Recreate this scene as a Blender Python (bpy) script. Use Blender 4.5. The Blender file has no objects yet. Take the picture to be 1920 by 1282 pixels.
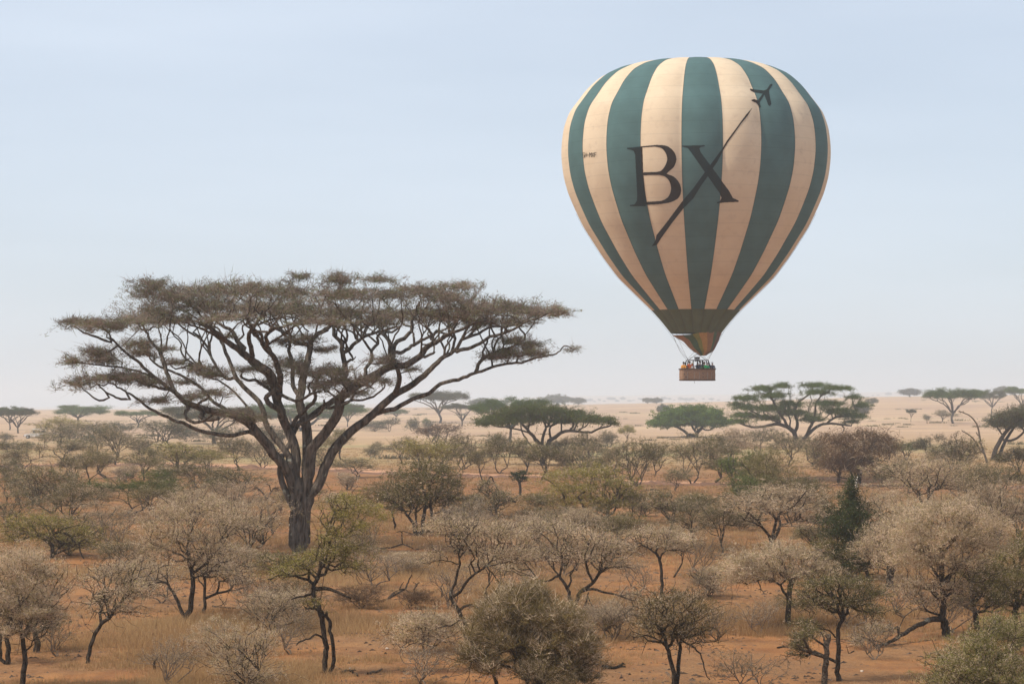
import bpy, math, random
import numpy as np
from mathutils import Vector, Matrix, noise as mnoise
from mathutils.bvhtree import BVHTree
from mathutils.geometry import tessellate_polygon

R = math.radians
S = bpy.context.scene
COL = S.collection
rng = np.random.default_rng(7)
random.seed(7)

# ---------------------------------------------------------------- camera
F = 4533.0            # focal length in pixels of the 1920 px wide photograph (85 mm on 36 mm)
HC = 7.8              # eye height above the ground at its foot
YH = 757.0            # eye level in the photograph
PITCH = math.atan((YH - 641.0) / F)
cam_d = bpy.data.cameras.new('camera')
cam_d.lens = 85.0; cam_d.sensor_width = 36.0
cam_d.clip_start = 0.5; cam_d.clip_end = 40000
cam = bpy.data.objects.new('camera', cam_d); COL.objects.link(cam)
cam.location = (0, 0, HC); cam.rotation_euler = (math.pi/2 + PITCH, 0, 0)
S.camera = cam

# ---------------------------------------------------------------- light
SUN_EL, SUN_AZ = 52.0, -112.0      # azimuth from +Y (view direction), negative = to the left
SUN_STR, SKY_STR = 3.6, 0.102
W = bpy.data.worlds.new('World'); S.world = W; W.use_nodes = True
nt = W.node_tree; nt.nodes.clear()
out = nt.nodes.new('ShaderNodeOutputWorld'); bg = nt.nodes.new('ShaderNodeBackground')
sky = nt.nodes.new('ShaderNodeTexSky'); sky.sky_type = 'NISHITA'; sky.sun_disc = False
sky.sun_elevation = R(SUN_EL); sky.sun_rotation = R(SUN_AZ)
sky.air_density = 1.0; sky.dust_density = 3.0; sky.ozone_density = 1.6; sky.altitude = 1400
tc = nt.nodes.new('ShaderNodeTexCoord')
mp = nt.nodes.new('ShaderNodeMapping'); mp.inputs['Scale'].default_value = (1.0, 1.0, 6.0)
ns = nt.nodes.new('ShaderNodeTexNoise'); ns.inputs['Scale'].default_value = 3.0; ns.inputs['Detail'].default_value = 4
nt.links.new(tc.outputs['Generated'], mp.inputs['Vector']); nt.links.new(mp.outputs[0], ns.inputs['Vector'])
rp = nt.nodes.new('ShaderNodeMapRange')
rp.inputs['From Min'].default_value = 0.3; rp.inputs['From Max'].default_value = 0.7
rp.inputs['To Min'].default_value = 0.52; rp.inputs['To Max'].default_value = 0.68
nt.links.new(ns.outputs['Fac'], rp.inputs['Value'])
mx = nt.nodes.new('ShaderNodeMix'); mx.data_type = 'RGBA'
nt.links.new(rp.outputs[0], mx.inputs['Factor'])
nt.links.new(sky.outputs[0], mx.inputs['A'])
mx.inputs['B'].default_value = (8.9, 9.85, 11.1, 1)       # a thin high veil of cloud over the blue
nt.links.new(mx.outputs['Result'], bg.inputs['Color']); bg.inputs['Strength'].default_value = SKY_STR
nt.links.new(bg.outputs[0], out.inputs['Surface'])
sl = bpy.data.lights.new('sun', 'SUN'); sl.energy = SUN_STR; sl.angle = R(2.5); sl.color = (1.0, 0.91, 0.77)
sun = bpy.data.objects.new('sun', sl); COL.objects.link(sun)
az, el = R(SUN_AZ), R(SUN_EL)
sd = Vector((math.sin(az)*math.cos(el), math.cos(az)*math.cos(el), math.sin(el)))
sun.rotation_euler = (-sd).to_track_quat('-Z', 'Y').to_euler(); sun.location = sd*300
S.view_settings.view_transform = 'Standard'; S.view_settings.look = 'None'
S.view_settings.exposure = 0.0; S.view_settings.gamma = 1.0
S.render.engine = 'CYCLES'
S.cycles.max_bounces = 6; S.cycles.volume_bounces = 1; S.cycles.diffuse_bounces = 3
S.cycles.use_denoising = True; S.cycles.denoiser = 'OPENIMAGEDENOISE'
S.cycles.denoising_input_passes = 'RGB_ALBEDO_NORMAL'; S.cycles.denoising_prefilter = 'ACCURATE'

# ---------------------------------------------------------------- pixel <-> place
CP, SP = math.cos(PITCH), math.sin(PITCH)
def ray(px, py):
    a, b = (px-960.0)/F, -(py-641.0)/F
    d = np.array([a, CP - b*SP, SP + b*CP])
    return d / d[1]
def at(px, py, Y):
    d = ray(px, py); return np.array([d[0]*Y, Y, HC + d[2]*Y])

RIDX = [-400, 0, 600, 900, 1100, 1350, 1640, 1920, 2300]
RIDY = [768, 768, 766.5, 761.5, 758, 753, 744.5, 741, 740]
FARY = [764, 764, 761, 747, 742, 740, 736, 734, 733]
def hgt(X, Y):
    X = np.asarray(X, float); Y = np.asarray(Y, float)
    r = np.hypot(X, Y); u = X/np.maximum(np.abs(Y), 1.0)
    px = 960 + F*np.clip(u, -.3, .3)
    zr = 7.8 + (YH - np.interp(px, RIDX, RIDY))/F*2000
    zf = 7.8 + (YH - np.interp(px, RIDX, FARY))/F*8000
    sm = lambda t: (lambda q: q*q*(3-2*q))(np.clip(t, 0, 1))
    z = zr*sm((r-300)/1700.0)
    z = np.where(r > 2000, zr - 12*sm((r-2000)/700) , z)
    z = np.where(r > 2700, (zr-12) + (zf-zr+12)*sm((r-2700)/5300), z)
    z = np.where(r > 8000, zf - (zf+4)*sm((r-8000)/3500), z)
    w = np.clip((r-40)/60, 0, 1)*np.clip(1-(r-1500)/500, 0, 1)
    z = z + w*(0.10*np.sin(X/13.0+Y/31.0) + 0.07*np.sin(Y/9.0 - X/17.0+1.3) + 0.05*np.sin(X/5.1)*np.sin(Y/6.3))
    return np.where(Y < 0, z*np.clip(1+Y/500., 0, 1), z)
def ground(px, py):
    d = ray(px, py)
    Y = np.geomspace(30, 9000, 6000)
    z = HC + d[2]*Y; g = hgt(d[0]*Y, Y)
    k = np.argmax(z <= g)
    if not (z <= g).any(): k = len(Y)-1
    return np.array([d[0]*Y[k], Y[k], float(g[k])])

# ---------------------------------------------------------------- object helpers
def tag(o, label=None, cat=None, group=None, kind=None):
    if label: o['label'] = label
    if cat: o['category'] = cat
    if group: o['group'] = group
    if kind: o['kind'] = kind
    return o
def thing(name, label, cat, loc=(0,0,0), rz=0, group=None):
    o = bpy.data.objects.new(name, None); COL.objects.link(o)
    o.empty_display_size = 0.3
    o.location = tuple(float(v) for v in loc); o.rotation_euler = (0,0,rz)
    return tag(o, label, cat, group)
def link(name, me, mats, parent=None):
    o = bpy.data.objects.new(name, me); COL.objects.link(o)
    for m in (mats if isinstance(mats, (list, tuple)) else [mats]):
        if m: me.materials.append(m)
    if parent: o.parent = parent
    return o
def npmesh(name, V, faces_flat, sizes, smooth=False, attrs=None, mi=None):
    V = np.asarray(V, np.float32).reshape(-1, 3); ff = np.asarray(faces_flat, np.int32).ravel(); sizes = np.asarray(sizes, np.int32)
    me = bpy.data.meshes.new(name)
    me.vertices.add(len(V)); me.vertices.foreach_set('co', V.ravel())
    me.loops.add(len(ff)); me.loops.foreach_set('vertex_index', ff)
    st = np.concatenate([[0], np.cumsum(sizes)[:-1]]).astype(np.int32)
    me.polygons.add(len(sizes)); me.polygons.foreach_set('loop_start', st)
    if mi is not None: me.polygons.foreach_set('material_index', np.asarray(mi, np.int32))
    me.polygons.foreach_set('use_smooth', np.full(len(sizes), smooth))
    if attrs:
        for k, a in attrs.items():
            at_ = me.attributes.new(k, 'FLOAT', 'FACE'); at_.data.foreach_set('value', np.asarray(a, np.float32))
    me.update(calc_edges=True); me.validate()
    return me
class MB:
    """collects polygons of one mesh"""
    def __init__(s): s.v=[]; s.f=[]; s.m=[]
    def add(s, V, Fs, m=0):
        o=len(s.v); s.v += [tuple(map(float,p)) for p in V]
        for f in Fs: s.f.append([o+i for i in f]); s.m.append(m)
    def box(s, c, d, m=0, rz=0.0, taper=1.0):
        x,y,z=[q/2 for q in d]; P=[]
        for k,(a,b,e) in enumerate([(-1,-1,-1),(1,-1,-1),(1,1,-1),(-1,1,-1),(-1,-1,1),(1,-1,1),(1,1,1),(-1,1,1)]):
            t = taper if e>0 else 1.0
            X,Y=a*x*t,b*y*t
            P.append((c[0]+X*math.cos(rz)-Y*math.sin(rz), c[1]+X*math.sin(rz)+Y*math.cos(rz), c[2]+e*z))
        s.add(P, [(0,3,2,1),(4,5,6,7),(0,1,5,4),(1,2,6,5),(2,3,7,6),(3,0,4,7)], m)
    def tube(s, P, r, n=8, m=0, cap=True):
        P=np.asarray(P,float); r=np.broadcast_to(np.asarray(r,float),(len(P),))
        V=tube_rings(P, r, n); o=[]
        k=len(P)
        for i in range(k-1):
            for j in range(n):
                o.append((i*n+j, i*n+(j+1)%n, (i+1)*n+(j+1)%n, (i+1)*n+j))
        if cap: o.append(tuple(range(n))[::-1]); o.append(tuple((k-1)*n+j for j in range(n)))
        s.add(V.reshape(-1,3), o, m)
    def build(s, name, mats, parent=None, smooth=False):
        me=bpy.data.meshes.new(name); me.from_pydata(s.v, [], s.f)
        me.polygons.foreach_set('material_index', s.m); me.polygons.foreach_set('use_smooth', [smooth]*len(s.f)); me.update()
        return link(name, me, mats, parent)
def tube_rings(P, r, n, twist=None):
    T=np.gradient(P, axis=0) if len(P)>2 else np.repeat((P[-1]-P[0])[None],2,0)
    T/= (np.linalg.norm(T,axis=1)[:,None]+1e-9)
    ref=np.array([0.31,0.95,0.05]) if abs(T[:,1]).mean()<0.8 else np.array([1.0,0,0.1])
    A=np.cross(T, ref); A/= (np.linalg.norm(A,axis=1)[:,None]+1e-9); B=np.cross(T,A)
    th=np.linspace(0,2*math.pi,n,endpoint=False)
    return P[:,None,:]+ (r[:,None]*np.cos(th)[None,:])[...,None]*A[:,None,:] + (r[:,None]*np.sin(th)[None,:])[...,None]*B[:,None,:]

# ---------------------------------------------------------------- materials
def newmat(name):
    m=bpy.data.materials.new(name); m.use_nodes=True; t=m.node_tree
    b=t.nodes['Principled BSDF']; return m,t,b
def N(t, kind, **kw):
    n=t.nodes.new(kind)
    for k,v in kw.items():
        if k in n.inputs: n.inputs[k].default_value=v
        else: setattr(n,k,v)
    return n
def plain(name, c, rough=0.8, spec=.3, metal=0.0, var=0.15, scale=6.0, bump=0.0, bscale=None):
    m,t,b=newmat(name)
    tcn=N(t,'ShaderNodeTexCoord'); n=N(t,'ShaderNodeTexNoise'); n.inputs['Scale'].default_value=scale; n.inputs['Detail'].default_value=5
    t.links.new(tcn.outputs['Object'], n.inputs['Vector'])
    r=N(t,'ShaderNodeMapRange'); r.inputs['From Min'].default_value=.3; r.inputs['From Max'].default_value=.7
    r.inputs['To Min'].default_value=1-var; r.inputs['To Max'].default_value=1+var
    t.links.new(n.outputs['Fac'], r.inputs['Value'])
    mu=N(t,'ShaderNodeMix'); mu.data_type='RGBA'; mu.blend_type='MULTIPLY'; mu.inputs['Factor'].default_value=1
    mu.inputs['A'].default_value=(*c,1); t.links.new(r.outputs[0], mu.inputs['B'])
    t.links.new(mu.outputs['Result'], b.inputs['Base Color'])
    b.inputs['Roughness'].default_value=rough; b.inputs['Metallic'].default_value=metal; b.inputs['Specular IOR Level'].default_value=spec
    if bump:
        n2=N(t,'ShaderNodeTexNoise'); n2.inputs['Scale'].default_value=bscale or scale*4; n2.inputs['Detail'].default_value=6
        t.links.new(tcn.outputs['Object'], n2.inputs['Vector'])
        bp=N(t,'ShaderNodeBump'); bp.inputs['Strength'].default_value=bump; bp.inputs['Distance'].default_value=.05
        t.links.new(n2.outputs['Fac'], bp.inputs['Height']); t.links.new(bp.outputs[0], b.inputs['Normal'])
    return m
def mixrgb(t, fac, a, b, bt='MIX'):
    mu=N(t,'ShaderNodeMix'); mu.data_type='RGBA'; mu.blend_type=bt
    for s,v in (('Factor',fac),('A',a),('B',b)):
        if hasattr(v,'links'): t.links.new(v, mu.inputs[s])
        elif s=='Factor': mu.inputs[s].default_value=v
        else: mu.inputs[s].default_value=(*v,1)
    return mu.outputs['Result']
def noiseval(t, vec, scale, lo, hi, detail=5, a=.0, b=1.0, rough=.55):
    n=N(t,'ShaderNodeTexNoise'); n.inputs['Scale'].default_value=scale; n.inputs['Detail'].default_value=detail; n.inputs['Roughness'].default_value=rough
    t.links.new(vec, n.inputs['Vector'])
    r=N(t,'ShaderNodeMapRange'); r.inputs['From Min'].default_value=lo; r.inputs['From Max'].default_value=hi
    r.inputs['To Min'].default_value=a; r.inputs['To Max'].default_value=b
    t.links.new(n.outputs['Fac'], r.inputs['Value']); return r.outputs[0]

def bark_mat(name, dark, light, lichen, lich=0.62, stretch=(4.5,4.5,.9)):
    m,t,b=newmat(name); tcn=N(t,'ShaderNodeTexCoord')
    mpn=N(t,'ShaderNodeMapping'); mpn.inputs['Scale'].default_value=stretch; t.links.new(tcn.outputs['Object'], mpn.inputs['Vector'])
    f=noiseval(t, mpn.outputs[0], 1.3, .35, .68, 8)
    c=mixrgb(t, f, dark, light)
    l=noiseval(t, tcn.outputs['Object'], 1.9, lich, lich+.07, 6)
    c=mixrgb(t, l, c, lichen)
    t.links.new(c, b.inputs['Base Color']); b.inputs['Roughness'].default_value=.95; b.inputs['Specular IOR Level'].default_value=.15
    bp=N(t,'ShaderNodeBump'); bp.inputs['Strength'].default_value=1.0; bp.inputs['Distance'].default_value=.12
    t.links.new(f, bp.inputs['Height']); t.links.new(bp.outputs[0], b.inputs['Normal'])
    return m
M_BARK_BIG = bark_mat('acacia_bark', (.045,.034,.026), (.23,.185,.145), (.38,.37,.29), .62)
M_BARK = bark_mat('thorn_bark', (.035,.025,.018), (.165,.125,.092), (.31,.29,.24), .62, (14,14,4))
M_BARK_TWIG = plain('grey_twig_bark', (.17,.125,.09), var=.35, scale=3)
M_BARK_FAR = plain('far_bark', (.09,.07,.055), var=.3, scale=2)
M_DEAD = bark_mat('dead_wood', (.10,.07,.05), (.30,.23,.17), (.42,.36,.30), .6, (10,10,10))
M_WHITE = plain('bleached_wood', (.72,.66,.58), var=.15)

def leaf_mat(name, pale, trans=.22, var=.5):
    m=bpy.data.materials.new(name); m.use_nodes=True; t=m.node_tree; t.nodes.clear()
    o=N(t,'ShaderNodeOutputMaterial'); oi=N(t,'ShaderNodeObjectInfo')
    a1=N(t,'ShaderNodeAttribute'); a1.attribute_name='tint'; a2=N(t,'ShaderNodeAttribute'); a2.attribute_name='kr'
    cmp=N(t,'ShaderNodeMath'); cmp.operation='LESS_THAN'; t.links.new(a2.outputs['Fac'], cmp.inputs[0]); t.links.new(oi.outputs['Alpha'], cmp.inputs[1])
    base=mixrgb(t, cmp.outputs[0], oi.outputs['Color'], pale)
    r=N(t,'ShaderNodeMapRange'); r.inputs['To Min'].default_value=1-var; r.inputs['To Max'].default_value=1+var
    t.links.new(a1.outputs['Fac'], r.inputs['Value'])
    c=mixrgb(t, 1.0, base, r.outputs[0], 'MULTIPLY')
    d=N(t,'ShaderNodeBsdfDiffuse'); tr=N(t,'ShaderNodeBsdfTranslucent'); mxs=N(t,'ShaderNodeMixShader'); mxs.inputs[0].default_value=trans
    t.links.new(c, d.inputs['Color']); t.links.new(c, tr.inputs['Color'])
    t.links.new(d.outputs[0], mxs.inputs[1]); t.links.new(tr.outputs[0], mxs.inputs[2]); t.links.new(mxs.outputs[0], o.inputs['Surface'])
    return m
M_LEAF = leaf_mat('thorn_foliage', (.60,.455,.315))
M_LEAF_BIG = leaf_mat('acacia_foliage', (.27,.205,.165), var=.5)
M_LEAF_FAR = leaf_mat('far_foliage', (.17,.13,.09))

# ---------------------------------------------------------------- ground
m,t,b=newmat('savanna_soil'); M_SOIL=m
g=N(t,'ShaderNodeNewGeometry'); P=g.outputs['Position']
sx=N(t,'ShaderNodeSeparateXYZ'); t.links.new(P, sx.inputs[0])
ln=N(t,'ShaderNodeVectorMath'); ln.operation='LENGTH'; t.links.new(P, ln.inputs[0])
def zone(lo, hi, a=0.0, b_=1.0):
    r=N(t,'ShaderNodeMapRange'); r.inputs['From Min'].default_value=lo; r.inputs['From Max'].default_value=hi
    r.inputs['To Min'].default_value=a; r.inputs['To Max'].default_value=b_; r.interpolation_type='SMOOTHSTEP'
    t.links.new(ln.outputs['Value'], r.inputs['Value']); return r.outputs[0]
def mul(a,b_):
    n=N(t,'ShaderNodeMath'); n.operation='MULTIPLY'
    for i,v in enumerate((a,b_)):
        if hasattr(v,'links'): t.links.new(v,n.inputs[i])
        else: n.inputs[i].default_value=v
    return n.outputs[0]
mpw=N(t,'ShaderNodeMapping'); mpw.inputs['Scale'].default_value=(1,.55,1); t.links.new(P, mpw.inputs['Vector']); PW=mpw.outputs[0]
soil=mixrgb(t, noiseval(t,PW,.16,.35,.65,6), (.335,.146,.053), (.415,.200,.079))
soil=mixrgb(t, noiseval(t,PW,1.1,.42,.66,8), soil, (.25,.108,.045))
litter=mixrgb(t, noiseval(t,P,7.0,.35,.65,6,rough=.8), (.13,.072,.036), (.36,.215,.11))
soil=mixrgb(t, mul(noiseval(t,PW,.22,.42,.56,8,rough=.65), .60), soil, litter)
soil=mixrgb(t, noiseval(t,P,16.0,.60,.66,3), soil, (.11,.06,.035))
straw=mixrgb(t, noiseval(t,PW,.055,.35,.65,6), (.38,.245,.125), (.50,.35,.17))
straw=mixrgb(t, noiseval(t,PW,.5,.4,.62,8), straw, (.34,.20,.105))
mp3=N(t,'ShaderNodeMapping'); mp3.inputs['Scale'].default_value=(.45,.6,1); t.links.new(P, mp3.inputs['Vector'])
pinkf=mixrgb(t, noiseval(t,mp3.outputs[0],.006,.38,.62,9,rough=.65), (.49,.325,.195), (.60,.415,.255))
pinkf=mixrgb(t, noiseval(t,mp3.outputs[0],.03,.42,.60,9,a=0,b=.8,rough=.7), pinkf, (.38,.245,.17))
n1=zone(255,345); c=mixrgb(t, n1, soil, straw)
c=mixrgb(t, mul(zone(290,360), mul(zone(430,560,1,0), noiseval(t,mp3.outputs[0],.035,.5,.62,5,a=0,b=.7))), c, (.27,.255,.11))
c=mixrgb(t, zone(400,620), c, pinkf)
c=mixrgb(t, mul(zone(450,700), noiseval(t,mp3.outputs[0],.012,.52,.66,9,a=0,b=.5,rough=.7)), c, (.36,.27,.16))
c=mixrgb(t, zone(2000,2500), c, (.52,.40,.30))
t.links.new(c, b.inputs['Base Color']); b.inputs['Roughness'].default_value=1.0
b.inputs['Specular IOR Level'].default_value=.1
bp=N(t,'ShaderNodeBump'); bp.inputs['Strength'].default_value=.7; bp.inputs['Distance'].default_value=.12
t.links.new(noiseval(t,P,3.0,.2,.8,9,rough=.65), bp.inputs['Height']); t.links.new(bp.outputs[0], b.inputs['Normal'])

rr=np.concatenate([[1.5], np.linspace(8,60,12), np.geomspace(63,1950,230), np.geomspace(1980,11800,110)])
th=np.concatenate([np.linspace(-math.pi,-.36,40)[:-1], np.linspace(-.36,.36,220), np.linspace(.36,math.pi,40)[1:-1]])
RR,TH=np.meshgrid(rr,th,indexing='ij'); X=RR*np.sin(TH); Y=RR*np.cos(TH)
V=np.stack([X,Y,hgt(X,Y)],-1).reshape(-1,3); nr,ntb=RR.shape
I=np.arange(nr-1)[:,None]*ntb; J=np.arange(ntb)[None,:]; J2=(J+1)%ntb
Q=np.stack([I+J, I+J2, I+ntb+J2, I+ntb+J],-1).reshape(-1,4)
V=np.vstack([V,[0,0,float(hgt(0,0.))]]); cidx=len(V)-1
tri=np.stack([np.full(ntb,cidx), (np.arange(ntb)+1)%ntb, np.arange(ntb)],-1)
gme=npmesh('ground', V, np.concatenate([Q.ravel(), tri.ravel()]), np.concatenate([np.full(len(Q),4), np.full(len(tri),3)]), True)
gme.flip_normals()
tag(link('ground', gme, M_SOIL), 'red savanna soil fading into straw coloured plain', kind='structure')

# dirt track that crosses the plain, with a low eroded bank on its near side
M_TRACK=plain('track_dirt', (.52,.27,.145), rough=1, var=.14, scale=.35, bump=.4, bscale=3)
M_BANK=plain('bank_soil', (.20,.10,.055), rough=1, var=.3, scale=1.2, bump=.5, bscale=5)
TRK=[(-700,872),(0,872),(300,869),(620,879),(760,886),(930,891),(1060,893),(1200,903),(1330,906),(1450,906),(1600,908),(1800,912),(2300,915)]
tv=[];tf=[];k=0; xs=np.arange(-400,2250,6.0)
far_=[];near_=[]
for px in xs:
    py=np.interp(px,[p[0] for p in TRK],[p[1] for p in TRK])
    w=np.interp(px,[0,620,760,1000,1200,1500],[4,6,5.5,3.5,3.5,3])+1.1*mnoise.noise((px/60.,0,0))*2
    p=ground(px,py+w/2+.8*mnoise.noise((px/17.,3,0))); q=ground(px,py-w/2+.6*mnoise.noise((px/23.,7,0)))
    far_.append(q); near_.append(p)
mb=MB(); n=len(xs); a=np.array(near_); bq=np.array(far_)
rows=[a+(bq-a)*s for s in (0,.25,.5,.75,1)]
Vt=np.vstack(rows); Vt[:,2]=hgt(Vt[:,0],Vt[:,1])+.035
mb.add(Vt,[(r*n+i,r*n+i+1,(r+1)*n+i+1,(r+1)*n+i) for r in range(4) for i in range(n-1)])
tag(mb.build('dirt_track',M_TRACK,None,True),'pale bare dirt track crossing the plain', kind='structure')
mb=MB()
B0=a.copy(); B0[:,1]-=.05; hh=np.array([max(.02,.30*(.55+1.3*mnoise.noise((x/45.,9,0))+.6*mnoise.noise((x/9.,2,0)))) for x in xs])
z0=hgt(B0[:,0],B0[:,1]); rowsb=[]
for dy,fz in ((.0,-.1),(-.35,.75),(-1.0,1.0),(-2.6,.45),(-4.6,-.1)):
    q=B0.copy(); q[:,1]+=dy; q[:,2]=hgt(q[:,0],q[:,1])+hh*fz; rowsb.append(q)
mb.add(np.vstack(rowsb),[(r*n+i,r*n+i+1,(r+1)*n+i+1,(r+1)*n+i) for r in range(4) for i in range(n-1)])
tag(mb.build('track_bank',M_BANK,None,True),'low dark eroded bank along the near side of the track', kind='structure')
# ---------------------------------------------------------------- trees: growing a skeleton, its bark and its foliage
def crom(P, k):
    """Catmull-Rom resample with k points per span"""
    P=np.asarray(P,float)
    if len(P)<3: 
        s=np.linspace(0,1,k+1)[:,None]; return P[0]+(P[-1]-P[0])*s
    Q=np.vstack([2*P[0]-P[1],P,2*P[-1]-P[-2]]); o=[]
    for i in range(1,len(Q)-2):
        for s in np.arange(k)/k:
            a,b,c,d=Q[i-1],Q[i],Q[i+1],Q[i+2]
            o.append(.5*((2*b)+(c-a)*s+(2*a-5*b+4*c-d)*s*s+(3*b-a-3*c+d)*s**3))
    o.append(P[-1]); return np.array(o)
class Skel:
    def __init__(s): s.P=[]; s.par=[]; s.r=[]; s.pl=[]
    def add(s,p,par,r=0.0):
        s.P.append(np.asarray(p,float)); s.par.append(par); s.r.append(r)
        s.pl.append(0.0 if par<0 else s.pl[par]+float(np.linalg.norm(s.P[-1]-s.P[par]))); return len(s.P)-1
    def near(s,p):
        return int(np.argmin(((np.array(s.P)-p)**2).sum(1)))
    def limb(s,pts,r0,r1,start=None,wig=0.0,k=3,rg=None):
        """pts: 3-D polyline, first point snaps on the nearest node if there is one"""
        C=crom(pts,k); n=len(C); rg=rg or rng
        if start is None and s.P: start=s.near(C[0])
        i=start if start is not None else -1
        w=np.cumsum(rg.normal(0,1,(n,3)),0)*wig*.35 if wig else np.zeros((n,3))
        if wig: w-=np.linspace(0,1,n)[:,None]*w[-1]*.5
        for j in range(0 if i<0 else 1,n):
            t=j/(n-1); i=s.add(C[j]+w[j]+rg.normal(0,1,3)*wig*.4, i, r0+(r1-r0)*t)
        return i
    def grow(s,A,bf=.35,maxd=None):
        A=np.asarray(A,float); P=np.array(s.P); pl=np.array(s.pl); m=len(A); n0=len(P)
        D=np.sqrt(((A[:,None,:]-P[None])**2).sum(2)); Cst=D+bf*pl[None]
        best=Cst.argmin(1); cost=Cst[np.arange(m),best]; ids=[]
        for _ in range(m):
            i=int(cost.argmin())
            if not np.isfinite(cost[i]): break
            b=int(best[i]); idx=s.add(A[i],b); ids.append(idx)
            d=np.sqrt(((A-A[i])**2).sum(1))+bf*s.pl[idx]
            cost[i]=np.inf; msk=(d<cost)&np.isfinite(cost); cost[msk]=d[msk]; best[msk]=idx
        return ids
    def radii(s,tip=.008,ex=.5,cap=None):
        n=len(s.P); cnt=np.zeros(n); kids=[[] for _ in range(n)]
        for i in range(n-1,-1,-1):
            if s.par[i]>=0: kids[s.par[i]].append(i)
        order=np.argsort(s.pl)[::-1]
        for i in order:
            if cnt[i]==0: cnt[i]=1
            if s.par[i]>=0: cnt[s.par[i]]+=cnt[i]
        r=tip*cnt**ex
        if cap: r=np.minimum(r,cap)
        tr=np.array(s.r); r=np.where(tr>0,tr,r)
        for i in range(n):
            p=s.par[i]
            if p>=0 and tr[i]==0: r[i]=min(r[i],r[p]*.85)
        return r,kids
    def mesh(s,name,tip=.008,ex=.5,cap=None,minr=0.0,flare=0,big=10):
        r,kids=s.radii(tip,ex,cap); Vs=[];Fs=[];Sz=[];off=0
        stack=[i for i in range(len(s.P)) if s.par[i]<0]
        starts=[(-1,i) for i in stack]
        while starts:
            p,i=starts.pop(); ch=[p] if p>=0 else []; ch.append(i)
            while kids[i]:
                ks=sorted(kids[i],key=lambda q:-r[q])
                for q in ks[1:]: starts.append((i,q))
                i=ks[0]; ch.append(i)
            if len(ch)<2: continue
            P=np.array([s.P[q] for q in ch]); rad=np.array([r[q] for q in ch])
            if p>=0: rad[0]=rad[1]
            if rad.max()<minr: continue
            m=rad.max(); n=big if m>.12 else (6 if m>.045 else (4 if m>.018 else 3))
            V=tube_rings(P,rad,n)
            if m>.2:
                ph=rng.uniform(0,6); th_=np.linspace(0,2*math.pi,n,endpoint=False)
                ax=P[:,None,:]; w=1+.13*np.sin(3*th_+ph)[None,:,None]+.09*np.sin(5*th_+2*ph+P[:,2:3]*.7)[...,None]+.06*np.sin(9*th_+P[:,2:3]*.9)[...,None]
                V=ax+(V-ax)*w
            k=len(P); ii=np.arange(k-1)[:,None]*n; jj=np.arange(n)[None]; j2=(jj+1)%n
            q=np.stack([ii+jj,ii+j2,ii+n+j2,ii+n+jj],-1).reshape(-1,4)+off
            Vs.append(V.reshape(-1,3)); Fs.append(q.ravel()); Sz.append(np.full(len(q),4)); off+=k*n
            # closed tip
            Vs.append(P[-1:]); t=np.stack([off-n+jj[0],off-n+j2[0],np.full(n,off)],-1); Fs.append(t.ravel()); Sz.append(np.full(n,3)); off+=1
        return npmesh(name,np.vstack(Vs),np.concatenate(Fs),np.concatenate(Sz),True)

def tufts(name, C, per, ln, wd, sig, up=.35, flat=1.0, tintC=None, rg=None, droop=0.0, out=None, leafy=.5, par=None, spread=.8):
    """C: tuft centres; each gets `per` thin blades (twigs and leaflets)"""
    rg=rg or rng; C=np.asarray(C,float); M=len(C); n=M*per
    if par is None: c=np.repeat(C,per,0)+rg.normal(0,1,(n,3))*np.array([sig,sig,sig*flat])
    else:
        seg=C-par; L0=np.linalg.norm(seg,axis=1)[:,None]; seg=seg*np.minimum(1,1.1*spread/np.maximum(L0,1e-3)); u=rg.random((n,1))**.7*1.25
        c=np.repeat(C-seg,per,0)+np.repeat(seg,per,0)*u+rg.normal(0,1,(n,3))*np.array([sig,sig,sig*flat])
    d=rg.normal(0,1,(n,3)); d[:,2]=d[:,2]*.6*flat+up-droop
    if par is not None: d+=np.repeat(seg/(np.linalg.norm(seg,axis=1)[:,None]+1e-6),per,0)*.7
    if out is not None:
        o=c-out; o/=np.linalg.norm(o,axis=1)[:,None]+1e-6; d+=o*.8
    d/=np.linalg.norm(d,axis=1)[:,None]+1e-6
    L=ln*rg.uniform(.4,1.3,n)[:,None]; w=wd*rg.uniform(.6,1.5,n)[:,None]; lg=rg.random(n)<.12; L[lg]*=1.9
    lf=rg.random(n)<leafy; L[lf]*=.42; w[lf]*=1.9
    s=np.cross(d,rg.normal(0,1,(n,3))); s/=np.linalg.norm(s,axis=1)[:,None]+1e-6
    V=np.stack([c-s*w*.5,c+s*w*.5,c+d*L],1).reshape(-1,3)
    tc_=rg.random(M) if tintC is None else tintC
    tint=np.clip(np.repeat(tc_,per)*.6+rg.random(n)*.4,0,1)
    kr=np.clip(rg.random(n)*.5+np.repeat(rg.random(M),per)*.5 + lf*.18-.09,0,1)
    return npmesh(name,V,np.arange(3*n),np.full(n,3),False,{'tint':tint,'kr':kr})

def clumpnoise(P,sc,seed=0):
    return np.array([mnoise.noise((p[0]*sc+seed,p[1]*sc,p[2]*sc*1.6)) for p in P])*.9+.5

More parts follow.
